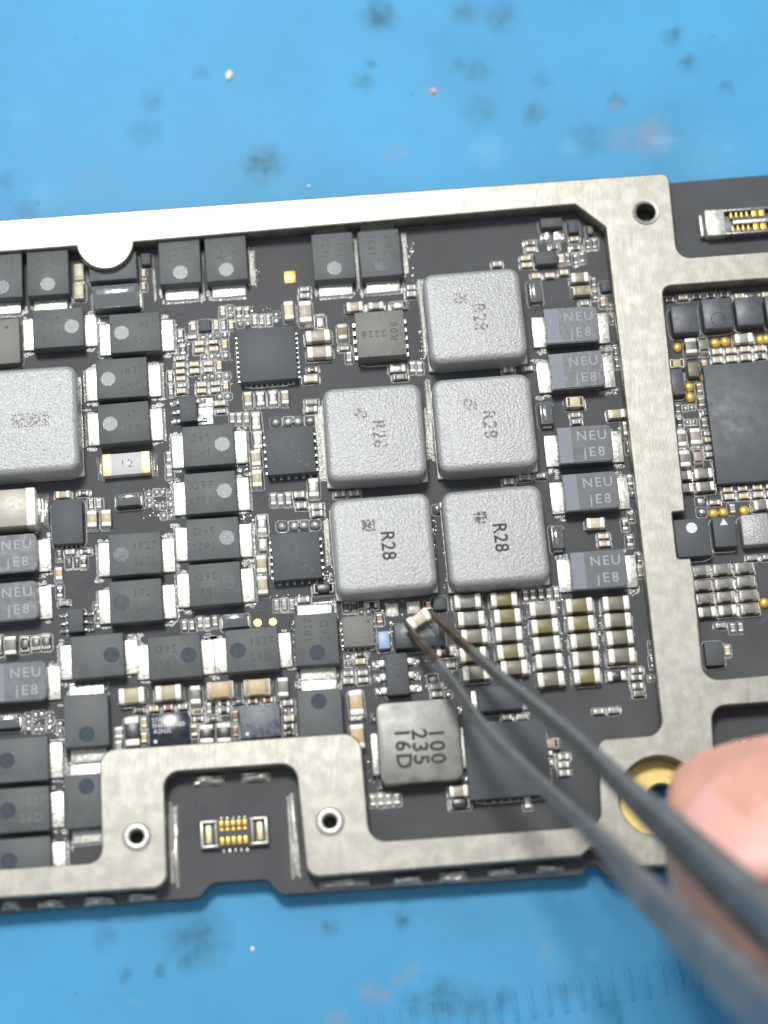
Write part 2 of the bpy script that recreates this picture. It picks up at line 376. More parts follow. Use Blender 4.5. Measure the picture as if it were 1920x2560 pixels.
# solder tabs that hold the frame's feet
def lump(lx, ly, lz, mt, seed):
    bm = bmesh.new(); bmesh.ops.create_grid(bm, x_segments=9, y_segments=5, size=0.5)
    for v in bm.verts:
        ex = 1 - abs(v.co.x * 2) ** 6; ey = 1 - abs(v.co.y * 2) ** 4
        n_ = noise.noise(Vector((v.co.x * 3 + seed, v.co.y * 3, seed * 1.7)))
        h = max(0, ex * ey) ** 0.5 * lz * (0.75 + 0.5 * n_)
        v.co = Vector((v.co.x * lx * (1 + 0.06 * n_), v.co.y * ly * (1 + 0.15 * n_), h))
    return finish(bm, 'solder', [mt])
TABS = [(28, 2263, 48, 22), (127, 2258, 70, 22), (248, 2252, 76, 20), (357, 2243, 76, 18), (863, 2207, 126, 22), (1018, 2200, 76, 24), (1133, 2192, 74, 26), (1255, 2180, 76, 22), (1376, 2170, 74, 22),
        (522, 1952, 82, 22), (640, 1942, 76, 22), (434, 2110, 30, 178), (735, 2090, 28, 180)]
for i, (px, py, w, h) in enumerate(TABS):
    obj('solder_tab', lump(mmx(px, py, w), mmy(px, py, h) * 1.15, 0.55, 'tin' if i > 8 else 'tin_dull', i), board, bl(px, py, 0.004), random.uniform(-0.03, 0.03))

# ------------------------------------------------------------------ components
Z5, Z4, Z7 = 500 / 1659, 400 / 1659, 700 / 1659
WIN = dict(A=(0, 560, Z5), B=(400, 560, Z5), C=(800, 560, Z5), D=(1200, 500, Z5), E=(0, 980, Z5), F=(400, 980, Z5), G=(800, 980, Z5), H=(1200, 980, Z5),
           I=(0, 1440, Z5), J=(400, 1440, Z5), K=(800, 1440, Z5), L=(1200, 1400, Z5), M=(0, 1840, Z5), N=(400, 1840, Z5), O=(800, 1840, Z5),
           P=(1420, 400, Z5), Q=(1520, 860, Z4), S=(1520, 1240, Z4), T=(1420, 1600, Z5), U=(1220, 1860, Z7), X=(0, 0, 1.0))
def W(w, x, y):
    a = WIN[w]; return a[0] + x * a[2], a[1] + y * a[2]

FLUX, FILL = [], []       # outlines and fillets, joined at the end
def jit(a=0.6): return R(random.uniform(-a, a))

def chip_cap(w, x, y, L, Wd, o, kind, gloss=False):
    s = WIN[w][2]; px, py = W(w, x, y)
    if o == 'h': l, wd = mmx(px, py, L * s), mmy(px, py, Wd * s)
    else: l, wd = mmy(px, py, L * s), mmx(px, py, Wd * s)
    low = kind in ('res', 'dark', 'silver')
    h = wd * (0.55 if low else 0.85)
    if l > 1.4 and not low: h = wd * 0.8
    h = min(max(h, 0.18), 0.95)
    p = bl(px, py, h); p.z = -ZB
    rz = (0 if o == 'h' else math.pi / 2) + jit(1.3)
    bm_mat = 'cap_' + kind
    name = 'resistor' if kind in ('res', 'silver') else 'ceramic_capacitor'
    big = max(L, Wd) * s > 23
    tl = l * (0.24 if l > 1.2 else 0.27)
    if kind == 'white': tl = l * 0.28
    if big:
        c = obj(name, rbox(l * 0.96, wd * 0.96, h, 0.05, bm_mat), board, p, rz)
        me = rbox(tl, wd, h + 0.03, 0.07 if l > 1 else 0.05, 'cap_end')
        for sg in (-1, 1): obj('terminal', me, c, (sg * (l / 2 - tl / 2), 0, 0))
    else:
        l2, w2, h2 = q(l), q(wd), q(h)
        key = ('tiny', l2, w2, h2, kind)
        if key not in MC:
            bm = bmesh.new(); box_bm(bm, l2 * 0.94, w2 * 0.92, h2, bev=0.03, seg=1)
            for sg in (-1, 1): box_bm(bm, l2 * 0.27, w2, h2 + 0.02, off=(sg * l2 * 0.365, 0, 0), bev=0.04, seg=2, mi=1)
            MC[key] = finish(bm, name, [bm_mat, 'cap_end'])
        c = obj(name, MC[key], board, p, rz)
    FLUX.append((p, rz, l + 0.30, wd + 0.22))
    for sg in (-1, 1): FILL.append((p, rz, sg, l, wd, h))
    return c

def parse(w, txt, dL=None, dW=None):
    for e in txt.split(';'):
        f = e.split()
        if not f: continue
        x, y, L, Wd = (float(v) for v in f[:4]); chip_cap(w, x, y, L, Wd, f[4], f[5])

parse('A', '655 395 130 78 v cream;655 550 130 78 v cream;1190 405 55 32 v tan;1190 515 55 32 v tan')
parse('B', '1068 715 150 80 v cream;1205 725 175 105 v pink;1330 815 120 68 v silver;1310 925 200 92 h pink;1322 1060 200 92 h pink;1513 890 125 75 v beige;'
  '1265 1207 82 36 h res;1250 1280 115 55 h cream;1255 1475 95 42 h white;1255 1535 95 45 h white;1200 540 72 36 h white;1200 592 76 40 h white;'
  '730 1450 112 60 v beige;833 1448 112 64 v silver;937 1440 112 64 v silver;1037 1435 112 60 v beige;600 1610 80 40 v white;656 1610 80 40 v white;718 1608 80 40 v white;'
  '275 845 70 46 v cream;465 835 75 40 v cream;525 840 70 40 v res;590 835 70 40 v beige;520 720 72 40 v cream;655 735 80 40 v res;720 735 80 40 v res;'
  '785 795 76 40 v res;843 795 76 40 v res;900 795 76 40 v res;265 935 72 36 h res;325 988 76 36 h cream;440 975 72 36 h res;535 995 66 42 v tan;'
  '325 1045 76 36 h cream;447 1035 76 36 h cream;168 910 62 46 v res;190 1040 80 46 v res;170 1110 72 36 h res;168 1168 76 36 h cream;283 1160 76 36 h cream;'
  '400 1155 76 40 h res;490 1170 66 42 v tan;168 1222 76 36 h cream;285 1218 76 36 h cream;400 1210 76 40 h res;172 1280 76 38 h tan;180 1335 76 36 h res;175 1385 76 38 h tan;'
  '85 1265 76 40 v res;90 1380 76 40 v res;345 1330 76 36 h cream;460 1320 72 36 h res;545 1335 66 46 v tan;345 1382 76 36 h cream;462 1375 72 36 h cream;'
  '497 1485 88 38 h cream;505 1550 72 36 h res')
parse('C', '288 683 135 75 h beige;465 675 120 54 h white;655 673 130 62 h silver;757 525 72 40 h white;757 578 76 46 h white;187 890 125 76 v beige;205 1028 76 36 h res;'
  '242 1100 76 42 v white;645 1195 130 66 h silver;665 1265 110 42 h white;768 1185 82 42 v white;828 1185 82 42 v white;1470 330 72 42 h white')
parse('D', '418 355 76 34 h res;425 408 76 34 h cream;380 480 80 36 h cream;390 537 86 36 h cream;615 390 68 34 h res;785 320 68 36 h tan;793 395 76 36 h res;'
  '898 365 72 38 v res;952 360 72 38 v res;673 485 66 44 v cream;730 483 66 36 v res;795 490 76 38 v res;850 475 76 38 v res;467 628 66 42 h cream;580 622 72 42 h cream;'
  '698 597 66 42 h cream;830 640 142 78 h khaki;845 748 142 78 h khaki;945 680 66 40 v res;955 785 66 40 v res;870 855 66 38 h white;1022 842 72 42 v tan;1085 890 52 36 v res;'
  '1105 985 56 36 v res;235 1405 80 40 h white;402 1395 72 38 h white;1130 1250 62 40 v res;1142 1350 72 40 v res')
parse('H', '788 80 145 86 h cream;795 190 76 38 h white;800 245 72 38 h white;1135 178 140 72 h beige;1212 300 112 52 v pink;1240 455 92 42 v grey;370 705 86 42 h white;505 692 76 40 h white;'
  '238 740 82 42 h white;1250 730 82 48 v grey;960 1085 150 86 h cream;1025 1195 86 40 h cream;1035 1257 90 42 h cream;1255 1035 62 42 v res;1205 1100 82 46 v res;1245 1235 82 50 v res;'
  '1325 1375 72 42 v res;1330 1485 82 46 v grey')
parse('E', '520 850 115 56 h tan;690 838 82 36 h res;755 930 76 42 v res;820 925 76 46 v white;762 1052 135 82 v beige;880 1045 135 82 v beige;1400 535 78 42 v white;1405 655 92 46 v white;'
  '580 1325 76 46 h white;705 1322 86 38 h res;490 1350 78 42 v res;488 1505 100 56 v tan;572 1415 80 42 v res;635 1410 80 42 v res;692 1410 86 46 v res')
parse('F', '797 240 140 72 v silver;812 395 142 76 v silver;795 545 130 82 v beige;805 715 136 82 v beige;940 890 92 46 v white;1000 890 92 46 v white;1065 885 92 46 v white;1155 850 82 50 h white;'
  '1175 940 82 46 h white;1275 790 150 86 v silver;1300 950 92 46 h white;1305 1005 92 46 h white;1490 845 82 38 h white;1610 838 82 40 h white;845 1095 142 76 v silver;855 1270 150 80 v silver;842 1425 142 86 v beige')
parse('J', '850 75 150 86 v beige;1357 100 165 78 h dark;968 240 82 40 v white;1032 235 82 40 v white;1095 235 82 40 v white;1190 195 100 46 h white;203 410 76 40 v white;265 410 76 40 v white;'
  '333 385 82 42 v white;393 385 82 42 v white;456 375 78 42 v white;293 985 150 86 v grey;500 940 220 130 h tan;805 920 220 130 h tan;1020 920 155 90 v grey;'
  '315 1122 78 46 h cream;408 1095 86 36 v white;530 1055 95 46 h dark;530 1115 95 46 h dark;650 1045 90 42 h res;768 1035 82 44 h brown;895 1025 82 44 h brown;318 1187 86 40 h res;440 1187 90 42 h res;'
  '625 1160 82 46 v brown;280 1280 86 46 v grey;625 1285 82 46 v brown;385 1310 152 116 v dark;530 1300 156 116 v dark;1062 1050 82 48 h white;1070 1180 86 50 h cream;1070 1250 86 46 h dark;1072 1305 86 42 h dark')
parse('I', '1395 965 212 122 h beige;1090 990 212 126 h beige;1155 1112 82 42 h res;1275 1100 76 46 h tan;1395 1090 76 46 h brown;1515 1083 76 46 h white;1095 1290 240 122 v dark;985 1300 86 66 v white;'
  '985 1410 86 56 v white;1195 1215 78 48 v tan;1195 1340 82 50 v tan;1630 1128 86 46 h cream;1610 1280 90 50 v beige;85 575 152 96 v grey;205 565 122 72 v res;295 555 112 72 v res;380 545 116 72 v res;'
  '-20 575 152 70 v silver;495 130 82 46 v res;530 225 78 38 h white')
parse('K', '218 255 78 42 v res;280 255 78 42 v res;430 240 84 40 h dark;900 245 66 46 v brown;495 350 76 50 v brown;335 655 86 42 h dark;335 710 82 40 h tan;'
  '235 808 82 42 h white;355 802 82 42 h white;235 872 82 42 h white;360 862 82 42 h white;1040 622 146 76 h dark;1085 740 72 40 h white;965 915 92 46 h white;975 980 86 42 h white;300 1050 205 112 v tan;310 1330 200 112 v tan')
GR = 'K 1225 205 grey;K 1255 350 grey;K 1283 497 olgrey;K 1270 648 olive;K 1295 800 olgrey;L 200 322 olive;L 228 462 olive;L 240 610 grey;L 255 755 olive;L 285 890 olgrey;L 523 400 grey;L 540 545 olive;' \
     'L 555 690 grey;L 575 835 grey;L 590 985 olgrey;L 825 372 olive;L 840 520 olive;L 862 665 olgrey;L 880 815 olgrey;L 890 960 olive;L 1130 355 olgrey;L 1145 495 olgrey;L 1163 640 olgrey;L 1178 790 olgrey'
for e in GR.split(';'):
    w, x, y, k = e.split(); chip_cap(w, float(x), float(y), 222, 114, 'h', k)
parse('L', '378 293 80 42 v white;440 285 80 42 v white;507 280 80 42 v white;570 275 80 42 v white;635 270 80 42 v white;1135 960 150 76 h dark;1300 915 86 42 h grey;1300 975 86 42 h grey;'
  '1310 1045 86 46 h grey;1320 1105 82 46 h grey;985 1255 82 42 h white;1110 1245 86 46 h white;225 1305 78 42 h white;350 1298 86 46 h white;578 1525 150 82 h pink;515 1425 72 42 v white;'
  '1425 720 72 34 v res;1435 845 82 36 v res')
parse('U', '350 55 62 30 h white;448 75 62 32 h white;450 123 62 32 h white;455 172 62 32 h white;355 112 62 30 h white;235 345 66 36 v white')
parse('O', '440 535 86 46 v white;505 530 86 46 v white;570 525 86 46 v white;638 520 86 46 v white;1152 455 155 92 h pink;1160 560 160 82 h dark')
parse('P', '955 1135 76 42 h cream;1068 1132 76 38 h res;1185 1122 76 40 h res;1298 1115 76 40 h res;1425 1128 76 40 h cream;1538 1122 80 38 h res;1650 1115 76 40 h cream;845 1158 72 36 h res;'
  '1020 1540 125 92 v grey;1120 1530 125 84 v grey;1460 1475 150 76 h white')
parse('Q', '715 200 150 92 h beige;1000 210 80 56 v tan;1135 75 104 50 h cream;1280 65 104 50 h cream;1425 50 104 50 h cream;1575 42 104 50 h cream;1140 165 104 50 h cream;1285 155 104 50 h cream;'
  '1430 140 104 50 h tan;1578 128 104 50 h res;950 455 88 58 v grey;1030 460 88 62 v grey;970 600 88 62 v grey;1048 595 88 62 v grey;1020 715 92 44 h res;725 670 88 52 v res;745 810 88 52 v dark;'
  '1000 815 84 58 v grey;765 975 165 96 v grey;905 955 165 104 v pink;795 1185 165 104 v grey;930 1165 152 92 v pink;1040 925 92 44 h white;1050 990 92 46 h tan;1060 1078 96 46 h white;'
  '1068 1142 96 50 h white;1130 1265 92 52 v res;1155 1400 88 58 v grey;990 1340 188 98 h grey;1010 1475 192 98 h grey;790 1360 152 92 h grey;810 1490 152 92 h grey;'
  '1245 1505 104 52 h cream;1397 1492 104 52 h cream;1550 1480 104 52 h cream;1690 1465 104 52 h cream;1260 1580 104 52 h cream;1412 1572 104 52 h cream;1562 1560 104 52 h cream;1700 1550 104 52 h cream')
parse('S', '1110 65 102 44 h white;1600 90 172 94 h grey;1293 130 88 58 v white;1495 640 98 48 h white;1650 632 84 48 h white;1168 1340 98 48 h white;1295 1365 88 52 v white;1378 1360 88 52 v white;1240 1600 92 56 v cream')
for r in ('965 775;1190 755;1418 740', '985 920;1208 905;1435 885', '1010 1060;1228 1040;1460 1025', '1030 1200;1243 1180;1475 1165'):
    for e in r.split(';'):
        x, y = e.split(); chip_cap('S', float(x), float(y), 186, 98, 'h', 'grey')

# ---- transistors (body, two tin tabs, round index dimple, etched lettering)
def transistor(w, x, y, ang, L=425, Wd=348, text=1, pair=None):
    s = WIN[w][2]; px, py = W(w, x, y)
    l, wd, h = 3.42, 2.82, 1.12
    p = bl(px, py, h); p.z = -ZB
    t = obj('transistor', rbox(l, wd, h, 0.10, 'black_plastic', exact=True), board, p, R(ang) + jit(0.8))
    for sg in (-1, 1):
        tl = 0.82
        obj('terminal', rbox(tl + 0.5, 2.32, 0.18, 0.08, 'tin', exact=True, seg=3), t, (sg * (l / 2 + tl / 2 - 0.25), random.uniform(-0.03, 0.03), 0.03))
    o = obj('index_mark', cyl(0.47, 0.012, 'dimple', 28), t, (-l / 2 + 0.80, random.uniform(-0.04, 0.04), h - 0.006))
    o.rotation_euler = (R(random.uniform(-0.3, 0.3)), R(random.uniform(-0.3, 0.3)), 0)
    o2 = obj('index_rim', RIM, t, (o.location.x, o.location.y, h - 0.012))
    if text:
        mt = 'etch_light' if text == 2 else 'etch'
        lettering('1827', 0.76, mt, t, (0.62, 0.48, h + 0.003), spacing=1.2, sx=0.92, bold=0.012)
        lettering('S6D', 0.76, mt, t, (0.55, -0.58, h + 0.003), spacing=1.26, sx=0.95, bold=0.012)
    for sg in (-1, 1): FILL.append((p, R(ang), sg, l + 1.6, 2.3, 0.2))
    return t
RIM = lathe([(0.465, 0.0), (0.475, 0.030), (0.505, 0.030), (0.515, 0.0)], 'dimple', 28)
for a in [('A', 10, 420, 90), ('A', 395, 395, 90), ('B', 162, 300, 90), ('B', 547, 275, 90), ('B', 1437, 265, 90), ('C', 497, 240, 90), ('A', 482, 860, 180), ('A', 1120, 898, 0), ('A', 1010, 1275, 0),
          ('E', 1027, 252, 0), ('F', 402, 440, 180), ('F', 420, 832, 180), ('F', 438, 1215, 180), ('F', 455, 1590, 180), ('E', 1120, 1340, 0), ('I', 1126, 205, 0), ('I', 808, 662, 180, 0, 0, 0),
          ('J', 120, 668, 180), ('J', 765, 608, 0), ('J', 1297, 522, 90), ('J', 1330, 1155, 270, 0, 0, 0), ('I', 715, 1195, 90, 0, 0, 0), ('M', 722, 535, 270, 0, 0, 0), ('M', 175, 195, 0, 0, 0, 0),
          ('M', 185, 610, 0, 0, 0, 2), ('M', 195, 1030, 0, 0, 0, 0)]:
    transistor(*a)

# ---- moulded power inductors
def inductor(px, py, size, h, text=None, faded=0):
    p = bl(px, py, h); p.z = -ZB
    lx, ly = size
    me_key = ('ind', lx, ly, h)
    if me_key not in MC:
        bm = bmesh.new(); box_bm(bm, lx, ly, h - 0.2, off=(0, 0, 0.2))
        vert = [e for e in bm.edges if abs(e.verts[0].co.z - e.verts[1].co.z) > 0.5]
        bmesh.ops.bevel(bm, geom=vert, offset=0.75, segments=6, profile=0.5, affect='EDGES')
        top = [e for e in bm.edges if all(v.co.z > h - 1e-4 for v in e.verts)]
        bmesh.ops.bevel(bm, geom=top, offset=0.42, segments=5, profile=0.5, affect='EDGES')
        MC[me_key] = finish(bm, 'inductor', ['inductor'])
    o = obj('inductor', MC[me_key], board, p, jit(0.6))
    for sg in (-1, 1):
        obj('terminal', rbox(0.85, ly * 0.96, 0.34, 0.08, 'tin', exact=True), o, (sg * (lx / 2 - 0.36), -0.03, 0.02))
    obj('winding', rbox(lx - 2.4, ly - 0.5, 0.16, 0.03, 'copper', exact=True), o, (0, -0.16, 0.06))
    if text:
        lettering(text, 1.28, 'ink_black' if not faded else 'ink_faded', o, (0.28, -0.2, h + 0.004), -math.pi / 2, spacing=1.08, sx=0.92, bold=0.018)
        obj('worn_mark', rbox(0.84, 0.80, 0.006, 0.0, 'mark_faded' if faded else 'mark', exact=True), o, (-0.85, 1.25, h - 0.001))
    return o
IND = (6.55, 6.5)
inductor(1187, 786, IND, 2.1, 'R28', 1); inductor(936, 1078, IND, 2.1, 'R28', 1); inductor(1212, 1054, IND, 2.1, 'R28', 1)
inductor(958, 1357, IND, 2.1, 'R28'); inductor(1239, 1337, IND, 2.1, 'R28')
big_i = inductor(48, 1050, (7.7, 7.35), 2.3)
for i, (a, c) in enumerate(((-0.1, 0.8), (0.75, 0.95), (1.6, 0.75))): obj('worn_mark', rbox(c, 1.0, 0.006, 0.0, 'mark_faded', exact=True), big_i, (a, -0.05, 2.299))

# ---- flat shielded inductor with printed code
p = bl(1048, 1853, 1.35); p.z = -ZB
bm = bmesh.new(); box_bm(bm, 5.25, 5.3, 1.1, off=(0, 0, 0.25))
bmesh.ops.bevel(bm, geom=[e for e in bm.edges if abs(e.verts[0].co.z - e.verts[1].co.z) > 0.5], offset=0.55, segments=5, profile=0.5, affect='EDGES')
bmesh.ops.bevel(bm, geom=[e for e in bm.edges if all(v.co.z > 1.34 for v in e.verts)], offset=0.10, segments=3, profile=0.5, affect='EDGES')
si = obj('shielded_inductor', finish(bm, 'shielded_inductor', ['steel_top']), board, p, jit(0.4), label='flat silver inductor printed 100 235 16D')
for i, t in enumerate(('100', '235', '16D')):
    lettering(t, 1.36, 'ink_black', si, (1.08 - 1.08 * i, -0.38, 1.354), -math.pi / 2, spacing=1.2, sx=1.0, bold=0.034)
for sg in (-1, 1):
    obj('terminal', rbox(0.55, 2.7, 0.55, 0.12, 'tin', exact=True), si, (sg * 2.80, -0.45, 0.0))
    for y in (2.0, -2.3): obj('solder_joint', lump(0.5, 0.8, 0.5, 'solder', y + sg), si, (sg * 2.72, y, 0.0))

# ---- tantalum capacitors marked NEU jE8
def tantalum(w, x, y):
    px, py = W(w, x, y); h = 1.15; l, wd = 3.6, 2.55
    p = bl(px, py, h); p.z = -ZB
    worn_top = w == 'D'; key = 'tantalum_body' + str(worn_top)
    if key not in MC:
        bm = bmesh.new(); box_bm(bm, l, wd, h - 0.08, off=(0, 0, 0.08))
        bmesh.ops.bevel(bm, geom=[e for e in bm.edges if abs(e.verts[0].co.z - e.verts[1].co.z) > 0.5 and e.verts[0].co.x > 0], offset=0.34, segments=4, profile=0.5, affect='EDGES')
        bmesh.ops.bevel(bm, geom=[e for e in bm.edges if all(v.co.z > h - 1e-4 for v in e.verts)], offset=0.06, segments=2, affect='EDGES')
        MC[key] = finish(bm, key, ['tantalum_scuffed' if worn_top else 'tantalum'])
    o = obj('tantalum_capacitor', MC[key], board, p, jit(0.7))
    obj('polarity_stripe', rbox(0.86, wd - 0.1, 0.012, 0.0, 'stripe', exact=True), o, (-l / 2 + 0.5, 0, h - 0.006))
    for sg in (-1, 1): obj('terminal', rbox(1.15, 2.2, 0.2, 0.05, 'tin', exact=True), o, (sg * (l / 2 + 0.22), 0, 0.015))
    lettering('NEU', 0.92, 'ink_dim' if worn_top else 'ink_grey', o, (0.48, 0.55, h + 0.003), spacing=1.22, bold=0.006)
    lettering('jE8', 0.92, 'ink_dim' if worn_top else 'ink_grey', o, (0.55, -0.60, h + 0.003), spacing=1.32, bold=0.006)
for a in [('D', 762, 1035), ('D', 805, 1408), ('H', 872, 432), ('H', 922, 822), ('H', 985, 1472), ('E', 75, 1342), ('I', 80, 212), ('I', 148, 878)]: tantalum(*a)

# ---- larger single parts
def chip(w, x, y, Wd, Ht, h, mt, bev=0.05, name='chip', rz=0.0, **kw):
    s = WIN[w][2]; px, py = W(w, x, y)
    lx, ly = mmx(px, py, Wd * s), mmy(px, py, Ht * s)
    p = bl(px, py, h); p.z = -ZB
    o = obj(name, rbox(lx, ly, h, bev, mt, exact=True), board, p, rz + jit(0.4), **kw)
    FLUX.append((p, o.rotation_euler.z, lx + 0.3, ly + 0.3))
    return o, lx, ly, h

def pins(o, lx, ly, n, sides='lrtb', ln=0.2, wd=0.14, hz=0.14):
    """small side contacts, joined because each is only a few pixels"""
    bm = bmesh.new()
    for sd in sides:
        for i in range(n):
            t = (i + 0.5) / n - 0.5
            if sd in 'lr': box_bm(bm, ln, wd, hz, off=((lx / 2) * (1 if sd == 'r' else -1), t * ly * 0.92, 0.01), bev=0.03, seg=1)
            else: box_bm(bm, wd, ln, hz, off=(t * lx * 0.92, (ly / 2) * (1 if sd == 't' else -1), 0.01), bev=0.03, seg=1)
    obj('contacts', finish(bm, 'contacts', ['solder']), o, kind='stuff')

def leads(o, lx, ly, ys, ln=0.55, wd=0.34, sides=(-1, 1)):
    for sg in sides:
        for y in ys:
            obj('lead', rbox(ln, wd, 0.22, 0.08, 'tin', exact=True), o, (sg * (lx / 2 + ln / 2 - 0.1), y * ly, 0.02))
            obj('solder_joint', lump(0.55, wd * 1.35, 0.26, 'solder', y * 7 + sg), o, (sg * (lx / 2 + ln + 0.05), y * ly, 0.0))

o, lx, ly, h = chip('B', 890, 1076, 478, 440, 0.85, 'chip_dark', label='plain black square controller chip'); pins(o, lx, ly, 10, ln=0.34)
o, lx, ly, h = chip('C', 502, 908, 402, 372, 1.35, 'chip_grey', label='grey square chip marked 2228 and R06'); pins(o, lx, ly, 5, 'lr', 0.4, 0.3, 0.2)
lettering('2228', 0.66, 'etch', o, (-0.45, 0.02, h + 0.003), math.pi, spacing=1.3, bold=0.010)
lettering('R06', 0.72, 'etch', o, (0.95, 0.1, h + 0.003), math.pi / 2, spacing=1.3, bold=0.010)
for y0 in (482, 1358):
    x0 = 1080 if y0 < 500 else 1130
    o, lx, ly, h = chip('F', x0, y0, 402, 388, 0.85, 'chip_dark'); pins(o, lx, ly, 6, 'lrb', 0.3, 0.2)
    lettering('36196', 0.58, 'etch', o, (-0.22, 0.1, h + 0.003), math.pi / 2, spacing=1.12, bold=0.010)
    lettering('6A2V1F', 0.58, 'etch', o, (0.48, 0.08, h + 0.003), math.pi / 2, spacing=1.08, bold=0.010)
    bm = bmesh.new()
    for (ax, ay, bx, by) in ((-0.25, -0.2, 0.05, 0.25), (0.05, 0.25, 0.12, -0.22), (0.05, 0.25, 0.28, 0.12), (0.28, 0.12, 0.08, 0.0), (-0.2, -0.02, 0.12, -0.02)):
        d = Vector((bx - ax, by - ay, 0)); L_ = d.length
        before = set(bm.verts); box_bm(bm, L_, 0.05, 0.004)
        rm = Matrix.Translation(((ax + bx) / 2, (ay + by) / 2, 0)) @ Matrix.Rotation(math.atan2(d.y, d.x), 4, 'Z')
        bmesh.ops.transform(bm, matrix=rm, verts=[v for v in bm.verts if v not in before])
    obj('printed_emblem', finish(bm, 'emblem', ['etch'], False), o, (-0.8, -0.82, h + 0.001), math.pi / 2)
    obj('index_mark', cyl(0.14, 0.008, 'etch', 16), o, (1.02, -1.05, h - 0.002))
o, lx, ly, h = chip('E', 557, 1072, 252, 372, 0.75, 'chip_dark'); pins(o, lx, ly, 6, 'b', 0.2)
o, lx, ly, h = chip('I', 1402, 1268, 325, 262, 0.6, 'chip_gloss', label='glossy dark chip with white printed code')
lettering('27ATH28', 0.40, 'ink_white', o, (-0.28, 0.62, h + 0.003), spacing=1.0); lettering('SN01277680', 0.40, 'ink_white', o, (-0.02, 0.25, h + 0.003), spacing=1.0); lettering('A2N3L', 0.40, 'ink_white', o, (-0.42, -0.12, h + 0.003), spacing=1.0)
obj('index_mark', cyl(0.12, 0.008, 'ink_white', 16), o, (-0.9, -0.75, h - 0.002))
o, lx, ly, h = chip('J', 830, 1205, 335, 270, 0.6, 'chip_scuffed', label='scuffed dark chip with rubbed-off white print')
lettering('27ATH28', 0.38, 'etch_light', o, (-0.35, 0.66, h + 0.003)); lettering('SN01277680', 0.38, 'etch_light', o, (-0.08, 0.30, h + 0.003)); lettering('A2N3L', 0.38, 'etch_light', o, (-0.45, -0.05, h + 0.003))
obj('index_mark', cyl(0.12, 0.008, 'ink_white', 16), o, (-0.85, -0.75, h - 0.002))
o, lx, ly, h = chip('K', 318, 458, 262, 252, 0.75, 'chip_grey'); pins(o, lx, ly, 5, 'lrb', 0.2)
obj('index_mark', cyl(0.1, 0.008, 'etch', 16), o, (0.68, 0.62, h - 0.002))
bm = bmesh.new()
for i in range(3):
    for j in range(4): box_bm(bm, 0.05 + 0.1 * random.random(), 0.22, 0.004, off=(-0.45 + i * 0.36, 0.45 - j * 0.3, 0))
obj('worn_print', finish(bm, 'print', ['etch_light'], False), o, (0, 0, h + 0.001), kind='stuff')
o, lx, ly, h = chip('K', 640, 812, 190, 345, 0.8, 'chip_dark', 0.08); leads(o, lx, ly, (0.33, 0.0, -0.33), 0.5, 0.46)
lettering('12619', 0.66, 'etch', o, (0.05, -0.1, h + 0.003), -math.pi / 2, spacing=1.12, bold=0.012)
o, lx, ly, h = chip('K', 820, 478, 410, 218, 0.9, 'chip_green', 0.1, name='diode', label='dark green diode under the tweezer tips')
obj('recess', rbox(1.5, 0.85, 0.03, 0.1, 'diode_pale', exact=True), o, (0.55, 0.2, h - 0.01))
o, lx, ly, h = chip('K', 993, 225, 105, 105, 0.45, 'chip_dark')
chip('K', 531, 530, 94, 140, 0.6, 'cap_blue', 0.05, name='ceramic_capacitor', label='pale blue capacitor left of the dark green diode')
o, lx, ly, h = chip('K', 1490, 1010, 370, 205, 0.9, 'chip_dark', 0.15, name='choke', label='black choke half hidden by the tweezers')
for sg in (-1, 1): obj('terminal', rbox(0.5, 1.5, 0.2, 0.06, 'tin', exact=True), o, (sg * (lx / 2 + 0.1), 0, 0.01))
o, lx, ly, h = chip('X', 1268, 1898, 205, 190, 0.9, 'chip_dark', label='rough black chip beside the silver inductor'); pins(o, lx, ly, 9, 'rb', 0.25)
o, lx, ly, h = chip('A', 15, 975, 292, 370, 0.8, 'chip_grey', 0.05)
obj('index_mark', cyl(0.12, 0.008, 'etch', 16), o, (0.35, 1.0, h - 0.002))
o, lx, ly, h = chip('A', 935, 350, 395, 225, 0.95, 'black_plastic', 0.12)
chip('A', 1208, 288, 78, 92, 0.5, 'chip_dark'); chip('B', 370, 838, 95, 92, 0.4, 'chip_dark')
o, lx, ly, h = chip('D', 592, 185, 178, 76, 0.75, 'chip_dark', 0.06); lettering('R7', 0.36, 'etch_light', o, (0, 0, h + 0.003))
for xx in (540, 655): 
    p_ = W('D', xx, 305); obj('solder_pad', lump(0.9, 0.95, 0.3, 'solder', xx), board, bl(p_[0], p_[1], 0.01))
chip('D', 775, 215, 82, 102, 0.5, 'chip_dark'); chip('D', 915, 245, 44, 62, 0.4, 'chip_grey'); chip('D', 548, 475, 182, 108, 0.6, 'chip_dark'); chip('D', 1045, 712, 76, 82, 0.4, 'chip_dark')
o, lx, ly, h = chip('F', 230, 135, 142, 215, 0.75, 'chip_dark', 0.06, label='small black chip marked BQY'); leads(o, lx, ly, (0.36, 0.0, -0.36), 0.35, 0.28, (-1,)); leads(o, lx, ly, (0.36, -0.36), 0.35, 0.30, (1,))
lettering('BQY', 0.40, 'etch', o, (0, 0, h + 0.003), -math.pi / 2, spacing=1.2)
for yy in (88, 165, 235):
    p_ = W('F', 380, yy); obj('solder_pad', rbox(1.0, 0.62, 0.05, 0.02, 'tin', exact=True), board, bl(p_[0], p_[1], 0.006), jit(1))
o, lx, ly, h = chip('I', 625, 366, 128, 195, 0.8, 'chip_dark', 0.06, label='small black chip marked DV'); leads(o, lx, ly, (0.34, 0.0, -0.34), 0.35, 0.2)
lettering('DV', 0.38, 'etch', o, (0, 0.3, h + 0.003), -math.pi / 2, spacing=1.2); obj('index_mark', cyl(0.05, 0.008, 'etch', 12), o, (-0.3, -0.6, h - 0.002))

